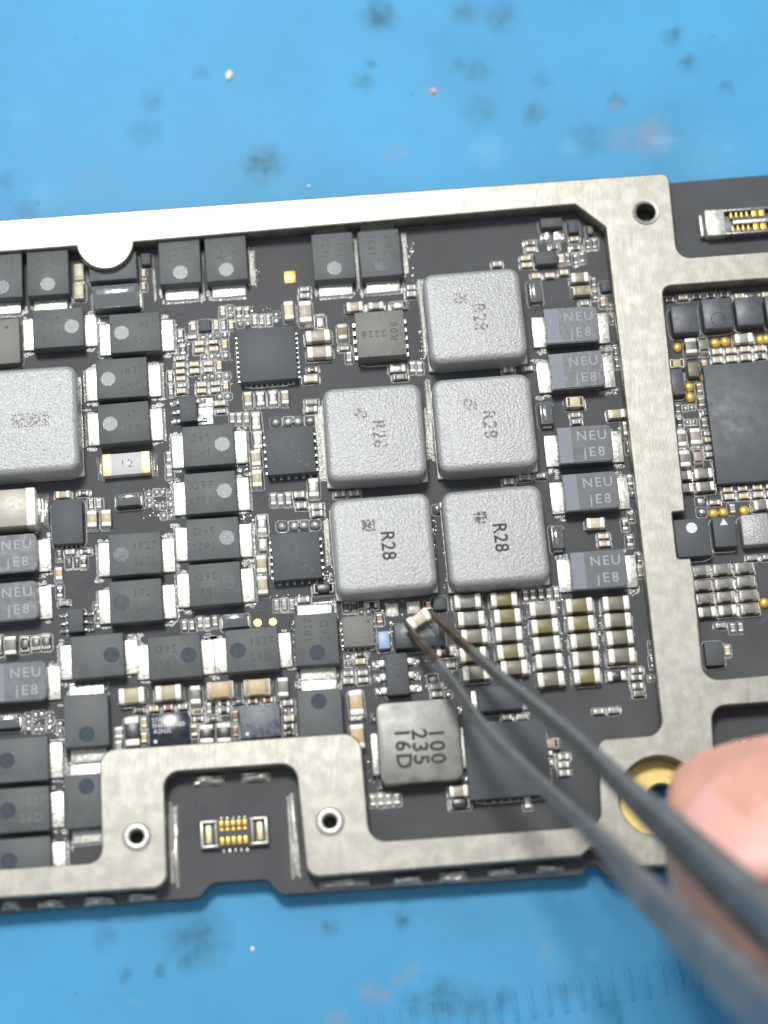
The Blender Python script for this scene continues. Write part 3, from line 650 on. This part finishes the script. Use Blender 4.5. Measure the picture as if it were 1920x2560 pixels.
# big metal-topped capacitor at the left edge
o, lx, ly, h = chip('E', 55, 962, 470, 312, 1.5, 'cap_big', 0.12, name='ceramic_capacitor', label='largest cream capacitor below the big grey inductor')
for sg in (-1, 1):
    obj('terminal', rbox(0.7, ly + 0.05, h + 0.03, 0.14, 'cap_end', exact=True), o, (sg * (lx / 2 - 0.32), 0, 0))
    obj('solder_joint', lump(0.85, ly * 1.05, 0.7, 'solder', sg * 3), o, (sg * (lx / 2 + 0.36), 0, 0))

# 12 ohm-marked white resistor with gold ends
o, lx, ly, h = chip('E', 1047, 594, 392, 178, 0.62, 'white_ceramic', 0.04, name='resistor', label='white resistor with gold ends printed 12')
for sg in (-1, 1): obj('terminal', rbox(0.62, ly + 0.03, h + 0.03, 0.05, 'gold_cream', exact=True), o, (sg * (lx / 2 - 0.30), 0, 0)); obj('solder_joint', lump(0.55, ly * 1.1, 0.45, 'solder', sg), o, (sg * (lx / 2 + 0.25), 0, 0))
lettering('12', 0.78, 'ink_faded', o, (0.02, -0.02, h + 0.004), spacing=1.3)

# rimmed glassy diodes
def diode(w, x, y, Wd, Ht, h=0.7):
    o, lx, ly, h = chip(w, x, y, Wd, Ht, h, 'diode_glass', 0.06, name='diode')
    long_x = lx > ly
    a, c = (lx - 0.24, ly - 0.24)
    obj('recess', rbox(a, c, 0.03, 0.0, 'chip_dark', exact=True), o, (0, 0, h - 0.018))
    if long_x: obj('painted_glint', rbox(a * 0.88, c * 0.32, 0.03, 0.01, 'diode_pale', exact=True), o, (0, c * 0.26, h - 0.006))  # pale strip on the diode's top, a highlight put in as shape and colour
    else: obj('painted_glint', rbox(a * 0.32, c * 0.8, 0.03, 0.01, 'diode_pale', exact=True), o, (-a * 0.1, 0, h - 0.006))
    for sg in (-1, 1):
        if long_x: obj('terminal', rbox(0.25, ly * 0.8, 0.2, 0.05, 'tin', exact=True), o, (sg * lx / 2, 0, 0.01))
        else: obj('terminal', rbox(lx * 0.8, 0.25, 0.2, 0.05, 'tin', exact=True), o, (0, sg * ly / 2, 0.01))
for a in [('A', 958, 597, 385, 190, 1.0), ('D', 458, 752, 98, 185), ('H', 550, 172, 105, 185), ('H', 642, 1200, 102, 190), ('J', 620, 368, 208, 112), ('E', 1060, 888, 200, 102), ('I', 40, 1208, 225, 108)]: diode(*a)

# right-hand window: processor, square coils, filters
o, lx, ly, h = chip('X', 1950, 1048, 350, 300, 0.8, 'processor', 0.04, name='processor', label='large black processor cut by the picture edge')
for i, a in enumerate([('P', 970, 1315, 218, 232), ('P', 1242, 1268, 248, 252), ('P', 1505, 1248, 228, 236), ('P', 1762, 1232, 240, 236)]):
    o, lx, ly, h = chip(*a, 0.95, 'tantalum', 0.14, name='coil')
    if i == 1: obj('index_mark', RIM, o, (0, -0.45, h - 0.01))
chip('Q', 700, 388, 172, 268, 0.7, 'tantalum', 0.06); chip('Q', 884, 258, 106, 146, 0.6, 'cap_olgrey', 0.03)
o, lx, ly, h = chip('S', 880, 430, 356, 388, 0.85, 'chip_dark', 0.04, label='black square chip with a white dot'); obj('index_mark', cyl(0.36, 0.008, 'ink_white', 28), o, (0, 0.66, h - 0.003))
o, lx, ly, h = chip('S', 1212, 370, 228, 305, 0.85, 'chip_dark', 0.04, label='black chip with a white triangle')
bm = bmesh.new(); vs = [bm.verts.new(c) for c in ((-0.26, -0.2, 0), (0.26, -0.2, 0), (0, 0.26, 0))]; f = bm.faces.new(vs)
ex = bmesh.ops.extrude_face_region(bm, geom=[f]); bmesh.ops.translate(bm, verts=[v for v in ex['geom'] if isinstance(v, bmesh.types.BMVert)], vec=(0, 0, 0.006))
bmesh.ops.recalc_face_normals(bm, faces=bm.faces[:])
obj('index_mark', finish(bm, 'triangle', ['ink_white'], False), o, (0, 0.66, h - 0.001))
o, lx, ly, h = chip('S', 1535, 342, 292, 318, 0.95, 'inductor', 0.14, name='coil', label='light grey textured coil beside the triangle chip')
chip('T', 1215, 112, 152, 195, 0.5, 'chip_dark', 0.03)

# flat pads and balls
def pad(w, x, y, wd, ht, mt='tin', h=0.03, name='solder_pad', rough=True):
    s = WIN[w][2]; px, py = W(w, x, y); lx, ly = mmx(px, py, wd * s), mmy(px, py, ht * s)
    me = lump(lx * 1.02, ly * 1.02, 0.12, mt, x * 0.01) if rough else rbox(lx, ly, h, 0.01, mt, exact=True)
    obj(name, me, board, bl(px, py, 0.005), jit(0.8))
pad('K', 597, 280, 102, 104, mt='cap_end'); pad('K', 775, 262, 106, 100, mt='cap_end')
for a in [('C', 862, 790, 66, 640), ('C', 905, 1500, 60, 420), ('F', 1338, 420, 92, 620), ('F', 1392, 1250, 62, 380), ('G', 905, 350, 92, 430)]: pad(*a, mt='tin_dull')
for a in [('B', 765, 370, 60, 300), ('C', 705, 240, 46, 330), ('C', 303, 330, 34, 420), ('B', 355, 420, 26, 330), ('A', 1280, 500, 30, 260)]: pad(*a, mt='tin_dull')
pad('B', 1078, 440, 92, 96, 'gold', 0.02, 'gold_pad', False)
for w, x, y, r in [('J', 810, 388, 32), ('J', 937, 380, 31)]:
    px, py = W(w, x, y); obj('gold_pad', cyl(mmx(px, py, r * WIN[w][2]), 0.02, 'gold', 24), board, bl(px, py, 0.005))
for w, x, y in [('P', 910, 1550), ('P', 1222, 1512), ('P', 1305, 1502), ('P', 1600, 1485), ('Q', 1010, 345), ('Q', 845, 440), ('Q', 855, 545), ('S', 1095, 180), ('S', 1200, 167), ('S', 1415, 148), ('S', 1625, 1105), ('P', 1650, 1480)]:
    px, py = W(w, x, y); obj('gold_pad', dome(0.36, 0.30, 'gold'), board, bl(px, py, 0.2) * Vector((1, 1, 0)) if False else Vector((bl(px, py, 0.2).x, bl(px, py, 0.2).y, -ZB)))
BALLS = [('B', v, 26) for v in [(580, 700), (585, 757), (665, 830), (728, 825), (965, 750), (965, 805), (360, 940), (418, 930), (478, 925), (540, 920), (430, 1100), (485, 1092), (545, 1090), (370, 1105), (435, 1265),
         (493, 1262), (552, 1258), (375, 1275), (497, 1430), (562, 1428)]] + \
        [('F', v, 36) for v in [(960, 250), (1065, 245), (1145, 242), (1245, 235), (1012, 1112), (1115, 1110), (1195, 1105), (1285, 1100)]] + \
        [('E', v, 24) for v in [(1235, 850), (1240, 900), (1240, 945), (1300, 830), (1350, 830), (1410, 835), (1415, 885), (1415, 935), (1300, 945), (1355, 945), (1358, 1028), (1420, 1025)]] + \
        [('I', v, 26) for v in [(235, 1165), (235, 1215), (235, 1270), (295, 1150), (345, 1145), (410, 1160), (415, 1205), (410, 1260), (300, 1275), (345, 1275), (500, 1225), (500, 1290), (815, 300), (815, 355), (815, 420), (800, 245)]] + \
        [('K', v, 24) for v in [(345, 298), (402, 295), (230, 670), (235, 725), (1065, 985)]] + [('K', (935, 855), 36), ('G', (972, 975), 36), ('H', (1262, 850), 30), ('L', (1415, 980), 22)] + \
        [('J', v, 22) for v in [(1040, 1120), (1098, 1118), (1500, 460)]] + [('Q', v, 26) for v in [(805, 665), (870, 655), (825, 812), (888, 808), (1068, 790), (1075, 857)]] + \
        [('S', v, 44) for v in [(960, 55), (975, 165)]] + [('T', v, 22) for v in [(1400, 845), (1465, 840), (1570, 838)]]
for w, (x, y), r in BALLS:
    px, py = W(w, x, y); rr = round(mmx(px, py, r * WIN[w][2]) * 1.0, 2)
    big = (w, x) in (('G', 972), ('H', 1262))
    p = bl(px, py, rr * 0.5); p.z = -ZB
    o = obj('solder_ball', dome(rr, rr * (1.9 if big else 0.85), 'solder'), board, p)
    o.scale = (random.uniform(0.9, 1.15), random.uniform(0.9, 1.15), 1)
    FLUX.append((p, 0, rr * 2.7, rr * 2.7))

# ---- board connector in the frame's notch
def connector(w, x, y, Wd, Ht, h=0.6):
    s = WIN[w][2]; px, py = W(w, x, y); lx, ly = mmx(px, py, Wd * s), mmy(px, py, Ht * s)
    p = bl(px, py, h); p.z = -ZB
    return obj('connector', rbox(lx, ly, 0.28, 0.05, 'chip_dark', exact=True), board, p, jit(0.3), label='small gold-pinned socket in the notch of the frame'), lx, ly
c, lx, ly = connector('N', 615, 798, 560, 250)
k = mmx(585, 2080, Z5)
for i in range(5):
    xx = (512 + 48.5 * i - 615) * k
    for y0, ln, hz in ((722, 0.40, 0.55), (768, 0.22, 0.42), (862, 0.52, 0.58)):
        obj('pin', rbox(0.27, ln, hz, 0.06, 'gold', exact=True), c, (xx, (798 - y0) * k * 1.03, 0.0))
    for y0 in (680, 935): obj('pin', rbox(0.16, 0.32, 0.14, 0.05, 'solder', exact=True), c, (xx + (0.05 if y0 > 900 else 0), (798 - y0) * k * 1.03, 0.01))
for sg in (-1, 1):
    cx = sg * 205 * k
    for dx, dy, a_, b_ in ((sg * 62 * k, 0, 0.16, 1.72), (0, 0.78, 1.1, 0.15), (0, -0.78, 1.1, 0.15), (-sg * 55 * k, 0, 0.10, 1.5)):
        obj('bracket', rbox(a_, b_, 0.56, 0.05, 'tin', exact=True), c, (cx + dx, dy, 0.0))
    obj('contact', rbox(0.36, 1.15, 0.44, 0.06, 'gold_cream', exact=True), c, (cx + sg * 0.05, 0, 0.0))
# ---- long connector at the upper right
s = Z5; px, py = W('P', 1500, 520); p = bl(px + 80, py - 12, 0.8); p.z = -ZB
c = obj('connector', rbox(10.5, 1.9, 0.35, 0.06, 'tantalum', exact=True), board, p, jit(0.3), label='long gold-pinned connector at the upper right of the board')
x0 = -10.5 / 2
for dy in (0.86, -0.86): obj('rail', rbox(10.3, 0.2, 0.8, 0.05, 'diode_glass', exact=True), c, (0.1, dy, 0))
obj('rail', rbox(8.6, 0.42, 0.72, 0.05, 'diode_glass', exact=True), c, (1.0, 0, 0))
obj('bracket', rbox(1.35, 1.95, 0.86, 0.12, 'tin', exact=True), c, (x0 + 0.75, 0, 0)); obj('bracket', rbox(0.22, 1.6, 0.6, 0.05, 'tin', exact=True), c, (x0 - 0.18, -0.05, 0))
for i in range(4):
    for dy in (0.5, -0.5): obj('pin', rbox(0.16, 0.46, 0.74, 0.05, 'gold', exact=True), c, (x0 + 1.9 + 0.36 * i, dy, 0))
for i in range(8):
    for dy in (0.5, -0.5): obj('pin', rbox(0.40, 0.50, 0.78, 0.05, 'gold', exact=True), c, (x0 + 3.5 + 0.50 * i + 0.35 * (i // 2), dy, 0))

# ---- joined small stuff: solder fillets, flux outlines, traces
def zig(pts, w, z, bm):
    for (a, c) in zip(pts[:-1], pts[1:]):
        d = (c - a); n_ = Vector((-d.y, d.x, 0))
        if n_.length < 1e-6: continue
        n_ = n_.normalized() * w / 2
        up = Vector((0, 0, z)); e = d.normalized() * w * 0.3
        v = [bm.verts.new(x) for x in (a - e + n_ + Vector((0, 0, 0.003)), c + e + n_ + Vector((0, 0, 0.003)), c + e + up, a - e + up, a - e - n_ + Vector((0, 0, 0.003)), c + e - n_ + Vector((0, 0, 0.003)))]
        bm.faces.new((v[0], v[3], v[2], v[1])); bm.faces.new((v[3], v[4], v[5], v[2]))
bm = bmesh.new()
for p, rz, sg, l, wd, h in FILL:
    M_ = Matrix.Translation(p) @ Matrix.Rotation(rz, 4, 'Z')
    e = 0.14 + 0.07 * random.random(); hh = h * random.uniform(0.35, 0.6); w2 = wd * 0.5
    prof = [(l / 2 - 0.02, hh), (l / 2 + e * 0.35, hh * 0.42), (l / 2 + e, 0.008)]
    rows = []
    for x, z in prof:
        rows.append([bm.verts.new(M_ @ Vector((sg * x, y, z))) for y in (-w2, -w2 * 0.3, w2 * 0.3, w2)])
    for a, c in zip(rows[:-1], rows[1:]):
        for i in range(3):
            f = (a[i], a[i + 1], c[i + 1], c[i]); bm.faces.new(f if sg < 0 else f[::-1])
obj('solder_fillets', finish(bm, 'solder_fillets', ['solder']), board, kind='stuff')
bm = bmesh.new()
for p, rz, lx, ly in FLUX:
    M_ = Matrix.Translation(p) @ Matrix.Rotation(rz, 4, 'Z'); r = 0.22 * min(lx, ly); pts = []
    for cx, cy, a0 in ((1, 1, 0), (-1, 1, 90), (-1, -1, 180), (1, -1, 270)):
        for j in range(4):
            a = R(a0 + j * 30); jx = random.uniform(-0.03, 0.03)
            pts.append(M_ @ Vector((cx * (lx / 2 - r) + (r + jx) * math.cos(a), cy * (ly / 2 - r) + (r + jx) * math.sin(a), 0)))
    pts.append(pts[0])
    skip = random.random()
    zig(pts if skip < 0.75 else pts[: random.randint(7, 14)], random.uniform(0.055, 0.10), 0.055, bm)
obj('flux_outlines', finish(bm, 'flux_outlines', ['flux'], False), board, kind='stuff')
bm = bmesh.new()
def bead(p, r, h):
    ret = bmesh.ops.create_icosphere(bm, subdivisions=1, radius=1.0)
    for v_ in ret['verts']: v_.co = Vector((p.x + v_.co.x * r * random.uniform(0.8, 1.2), p.y + v_.co.y * r * random.uniform(0.8, 1.2), p.z + v_.co.z * h))
for w, x0, y0, x1, y1, n_ in [('K', 575, 330, 610, 620, 26), ('K', 170, 600, 470, 770, 26), ('K', 380, 200, 700, 330, 30), ('K', 1060, 560, 1130, 760, 14), ('K', 850, 600, 1100, 1000, 40), ('K', 870, 180, 1110, 330, 20),
                              ('G', 935, 1010, 965, 1640, 34), ('G', 1015, 1010, 1060, 1640, 34), ('G', 60, 1480, 130, 1640, 12), ('F', 1350, 1080, 1440, 1600, 60), ('F', 640, 600, 770, 700, 20), ('F', 670, 990, 780, 1080, 18),
                              ('F', 690, 1380, 790, 1470, 16), ('J', 940, 150, 1260, 300, 18), ('J', 1090, 330, 1120, 760, 22), ('C', 820, 440, 880, 1120, 40), ('C', 690, 120, 780, 480, 24), ('B', 720, 200, 830, 520, 26), ('L', 330, 330, 420, 1000, 26),
                              ('L', 640, 330, 720, 1000, 26), ('L', 940, 330, 1010, 900, 22), ('B', 100, 820, 600, 1420, 70), ('B', 500, 680, 1000, 840, 40), ('E', 1180, 800, 1460, 1060, 40), ('I', 180, 1130, 520, 1320, 40), ('O', 380, 80, 480, 420, 20), ('O', 1160, 0, 1240, 330, 24)]:
    for _ in range(n_):
        px, py = W(w, random.uniform(x0, x1), random.uniform(y0, y1)); r = random.choice((0.03, 0.04, 0.05, 0.075)); bead(bl(px, py, 0.0), r, r * 0.6)
obj('flux_beads', finish(bm, 'flux_beads', ['solder']), board, kind='stuff')
bm = bmesh.new()
for o_ in [o_ for o_ in board.children if o_.name.split('.')[0] in ('transistor', 'tantalum_capacitor')]:
    M_ = Matrix.Translation(o_.location) @ Matrix.Rotation(o_.rotation_euler.z, 4, 'Z')
    for sx in (-1, 1):
        for k_ in range(5):
            cx, cy = sx * random.uniform(1.75, 2.6), random.choice((-1, 1)) * random.uniform(1.1, 1.5)
            n0 = set(bm.verts); ret = bmesh.ops.create_circle(bm, cap_ends=True, radius=1.0, segments=9)
            a_, b_ = random.uniform(0.12, 0.4), random.uniform(0.08, 0.2)
            for v_ in ret['verts']:
                j_ = random.uniform(0.7, 1.25); v_.co = M_ @ Vector((cx + v_.co.x * a_ * j_, cy + v_.co.y * b_ * j_, 0.006 + 0.002 * k_))
obj('flux_residue', finish(bm, 'flux_residue', ['flux_film'], False), board, kind='stuff')
TR = [('N', [(370, 690), (300, 600), (290, 545), (320, 530), (345, 560), (345, 620), (410, 685)]), ('N', [(545, 655), (600, 595), (580, 520), (605, 500), (630, 520), (630, 600), (580, 650)]),
      ('N', [(690, 645), (755, 585), (745, 505), (765, 490), (790, 510), (790, 590), (735, 650)]), ('N', [(825, 640), (880, 570), (960, 555), (985, 575), (970, 595), (900, 600), (855, 650)]),
      ('I', [(585, 215), (770, 15), (775, -80)]), ('I', [(600, 230), (795, 25)]), ('L', [(1330, 860), (1330, 660), (1420, 560)]), ('L', [(1350, 830), (1350, 665), (1425, 585)]), ('L', [(1370, 800), (1370, 670), (1430, 605)]),
      ('J', [(700, 265), (880, 262), (970, 180), (1090, 178)]), ('J', [(740, 320), (860, 325), (905, 370)]), ('J', [(730, 300), (880, 305), (935, 350)]), ('J', [(1100, 175), (1240, 158), (1265, 110)]),
      ('F', [(770, 1000), (900, 870), (1100, 820)]), ('F', [(1300, 660), (1420, 770)]), ('F', [(200, 715), (120, 735), (80, 790)]), ('F', [(200, 700), (110, 715), (60, 770)]), ('B', [(120, 770), (150, 745), (220, 745)]),
      ('B', [(520, 1165), (620, 1165)]), ('B', [(520, 1190), (620, 1190)]), ('C', [(770, 720), (870, 615)]), ('C', [(785, 735), (875, 640)]), ('E', [(640, 1650), (790, 1480), (790, 1440), (760, 1440)]),
      ('D', [(350, 600), (400, 700), (440, 720)]), ('D', [(430, 960), (480, 900)]), ('D', [(380, 1270), (430, 1260), (450, 1220)]), ('H', [(470, 590), (520, 530)]), ('H', [(1290, 1180), (1330, 1130)]),
      ('T', [(420, 500), (450, 520), (510, 515), (540, 480)]), ('T', [(0, 565), (200, 555)]), ('S', [(1560, 1330), (1659, 1240)]), ('S', [(1590, 1330), (1680, 1250)]), ('O', [(410, 640), (520, 630), (640, 560)]), ('O', [(440, 750), (560, 600)]),
      ('Q', [(800, 600), (870, 640), (940, 710)]), ('Q', [(760, 770), (810, 730)]), ('K', [(150, 300), (190, 330)]), ('K', [(380, 1030), (440, 960)])]
bm = bmesh.new()
for w, pts in TR:
    pp = [bl(*W(w, x, y), 0.0) for x, y in pts]; zig(pp, 0.09, 0.018, bm)
obj('raised_traces', finish(bm, 'traces', ['trace'], False), board, kind='stuff')

# ------------------------------------------------------------------ things on and above the board
# the small capacitor held by the tweezers
hx, hy = W('K', 822, 350); hp = at(hx, hy, 2.0)
h_o = empty('held_capacitor', (hp.x, hp.y, 1.45), R(33) , label='tiny tilted capacitor gripped between the tweezer tips', category='capacitor')
bo = obj('body', rbox(1.24, 0.74, 0.5, 0.05, 'cap_cream'), h_o)
for sg in (-1, 1): obj('terminal', rbox(0.42, 0.84, 0.58, 0.09, 'cap_end', exact=True), h_o, (sg * 0.56, 0, -0.02))

def loft(path, widths, prof, mt, name, split=None):
    """bar along path (mm); prof is its cross-section as (across, up) in units of the width"""
    bm = bmesh.new(); rings = []; K = len(path); P_ = len(prof)
    for i, p in enumerate(path):
        t = (path[min(i + 1, K - 1)] - path[max(i - 1, 0)]).normalized()
        side = t.cross(Vector((0, 0, 1))).normalized(); up = side.cross(t).normalized()
        rings.append([bm.verts.new(p + side * (u * widths[i]) + up * (v * widths[i])) for u, v in prof])
    for i, (a, c) in enumerate(zip(rings[:-1], rings[1:])):
        for j in range(P_):
            f = bm.faces.new((a[j], a[(j + 1) % P_], c[(j + 1) % P_], c[j]))
            f.material_index = 1 if split is not None and i < split else 0
    bm.faces.new(rings[0][::-1]); bm.faces.new(rings[-1]); bmesh.ops.recalc_face_normals(bm, faces=bm.faces[:])
    return finish(bm, name, [mt, 'tweezer_tip'])

def spline(keys, n=6):
    out = []
    for i in range(len(keys) - 1):
        p0, p1, p2, p3 = keys[max(i - 1, 0)], keys[i], keys[i + 1], keys[min(i + 2, len(keys) - 1)]
        for j in range(n):
            t = j / n
            out.append([0.5 * (2 * b_ + (c_ - a_) * t + (2 * a_ - 5 * b_ + 4 * c_ - d_) * t * t + (3 * b_ - a_ - 3 * c_ + d_) * t ** 3) for a_, b_, c_, d_ in zip(p0, p1, p2, p3)])
    out.append(list(keys[-1])); return out

tip = at(1040, 1545, 1.7)
tw = empty('tweezers', tip, label='dark steel tweezers reaching in from the lower right', category='tweezers')
# px, py, z, width, thickness, roll
def arm_keys(rows, prof):
    out = []
    for px, py, z, w in rows:
        z *= 1 + 0.30 * min(1, z / 10)
        mmw = max(w - 16 * min(1, z / 14), 11) * 0.82 / 38.0 * (1 - z / DIST); out.append((px, py, z, mmw, prof))
    return out
armA = arm_keys([(1012, 1556, 1.8, 12), (1042, 1594, 2.2, 22), (1083, 1642, 2.9, 30), (1141, 1722, 4.2, 36), (1217, 1827, 6.0, 43), (1333, 1942, 8.0, 52), (1488, 2088, 10.8, 70), (1607, 2221, 13.2, 106), (1829, 2443, 17.6, 150),
                 (2030, 2636, 21.5, 170), (2500, 3090, 30, 195), (3300, 3800, 42, 215)], [(-0.50, 0.24), (-0.44, 0.30), (-0.12, 0.30), (0.44, -0.22), (0.50, -0.30), (0.46, -0.50), (-0.46, -0.50), (-0.50, -0.44)])
armB = arm_keys([(1072, 1530, 1.8, 12), (1092, 1548, 2.2, 20), (1161, 1611, 3.4, 31), (1238, 1681, 4.6, 39), (1333, 1758, 6.2, 49), (1444, 1852, 8.2, 60), (1555, 1960, 10.3, 80), (1638, 2038, 12.0, 102), (1721, 2113, 13.8, 116),
                 (1832, 2217, 16.0, 138), (1920, 2299, 17.8, 152), (2120, 2490, 21.5, 170), (2580, 2940, 30, 190), (3310, 3740, 42, 215)], [(-0.50, 0.24), (-0.44, 0.30), (0.0, 0.30), (0.46, -0.34), (0.50, -0.42), (0.46, -0.55), (-0.46, -0.55), (-0.50, -0.48)])
for arm in (armA, armB):
    ks = spline([k[:4] for k in arm], 6)
    path = [at(k[0], k[1], k[2]) - tip for k in ks]
    obj('arm', loft(path, [k[3] for k in ks], arm[0][4], 'tweezer_steel', 'arm', split=13), tw)
pj = at(3360, 3820, 42.5) - tip
obj('joint', rbox(9, 7, 4, 1.0, 'tweezer_steel', exact=True), tw, pj, R(-45))

# the hand: one finger rests under the tweezers, the others hold it outside the picture
def hand():
    V, E, Rr = [], [], []
    def v(px, py, z, r, prev=None):
        V.append(at(px, py, z)); Rr.append(r)
        if prev is not None: E.append((prev, len(V) - 1))
        return len(V) - 1
    wrist = v(4300, 3400, 44, 22); palm = v(3800, 3000, 42, 20, wrist); v(4900, 3900, 46, 24, wrist)
    k3 = v(3350, 2450, 36, 10.5, palm)
    a = v(3000, 2080, 26, 8.6, k3); a = v(2600, 1950, 17, 8.2, a); a = v(2250, 2080, 11.0, 8.5, a); a = v(2010, 2140, 9.8, 8.3, a); a = v(1855, 2160, 9.2, 8.1, a); a = v(1750, 2172, 8.8, 7.3, a); a = v(1668, 2180, 8.4, 5.6, a)
    k2 = v(3300, 2700, 44, 10, palm); a = v(2800, 2450, 44, 8.6, k2); a = v(2420, 2500, 33, 7.8, a); a = v(2230, 2580, 27, 6.8, a)
    k1 = v(3650, 3500, 44, 11, palm); a = v(3000, 3450, 40, 9.8, k1); a = v(2620, 3180, 32, 9.0, a); a = v(2420, 3020, 29, 7.6, a)
    k4 = v(3600, 2200, 30, 10, palm); a = v(3300, 1750, 22, 8.2, k4); a = v(3050, 1650, 14, 7.8, a); a = v(2800, 1700, 10, 6.8, a)
    k5 = v(3900, 2100, 26, 9, palm); a = v(3750, 1650, 20, 7.2, k5); a = v(3550, 1450, 13, 6.8, a); a = v(3350, 1420, 9, 6.0, a)
    me = bpy.data.meshes.new('hand'); me.from_pydata(V, E, []); me.materials.append(MATS['skin'])
    o = obj('person', me, label='hand whose blurred fingertip rests under the tweezers at the right edge', category='person')
    sk = o.modifiers.new('skin', 'SKIN'); sk.use_smooth_shade = True
    for i, sv in enumerate(me.skin_vertices[0].data): sv.radius = (Rr[i], Rr[i] * 0.94)
    me.skin_vertices[0].data[0].use_root = True
    sb = o.modifiers.new('sub', 'SUBSURF'); sb.levels = 3; sb.render_levels = 4
    tx = bpy.data.textures.new('skin_folds', 'CLOUDS'); tx.noise_scale = 4.0; tx.noise_depth = 2
    dm = o.modifiers.new('folds', 'DISPLACE'); dm.texture = tx; dm.texture_coords = 'GLOBAL'; dm.strength = 0.7; dm.mid_level = 0.5
    return o
ho = hand()
bm = bmesh.new(); bmesh.ops.create_uvsphere(bm, u_segments=24, v_segments=14, radius=1.0)
for v_ in bm.verts: v_.co = Vector((v_.co.x * 4.6, v_.co.y * 3.8, v_.co.z * 1.0))
na = obj('fingernail', finish(bm, 'fingernail', ['nail']), ho, at(1895, 2055, 15.6)); na.rotation_euler = (R(-26), R(-8), R(14))

# crumbs on the mat
def crumb(name, px, py, r, mt, seed, label, cat, stretch=1.0):
    bm = bmesh.new(); bmesh.ops.create_icosphere(bm, subdivisions=2, radius=1.0)
    for v_ in bm.verts:
        n_ = noise.noise(v_.co * 1.7 + Vector((seed, 0, 0)))
        v_.co = Vector((v_.co.x * r * stretch, v_.co.y * r, max(v_.co.z, -0.5) * r * 0.7)) * (1 + 0.55 * n_)
    me = finish(bm, name, [mt]); p_ = at(px, py, ZM)
    obj(name, me, None, (p_.x, p_.y, ZM + r * 0.28), R(random.uniform(0, 180)), label=label, category=cat)
mat('crumb_white', rgb(226, 220, 216), 0.5, ns=2, var=0.2)
mat('crumb_pink', rgb(206, 178, 178), 0.6, ns=2, var=0.2)
crumb('flux_crumb', 574, 190, 0.26, 'crumb_white', 1.0, 'largest white crumb on the blue mat above the frame', 'crumb', 1.4)
crumb('flux_crumb', 1083, 229, 0.22, 'crumb_pink', 4.0, 'pinkish crumb on the blue mat above the frame', 'crumb')
crumb('flux_crumb', 772, 466, 0.13, 'crumb_white', 6.0, 'tiny white speck on the mat just above the silver frame', 'crumb')
crumb('flux_crumb', 632, 2372, 0.14, 'crumb_white', 9.0, 'tiny white speck on the mat below the connector notch', 'crumb')
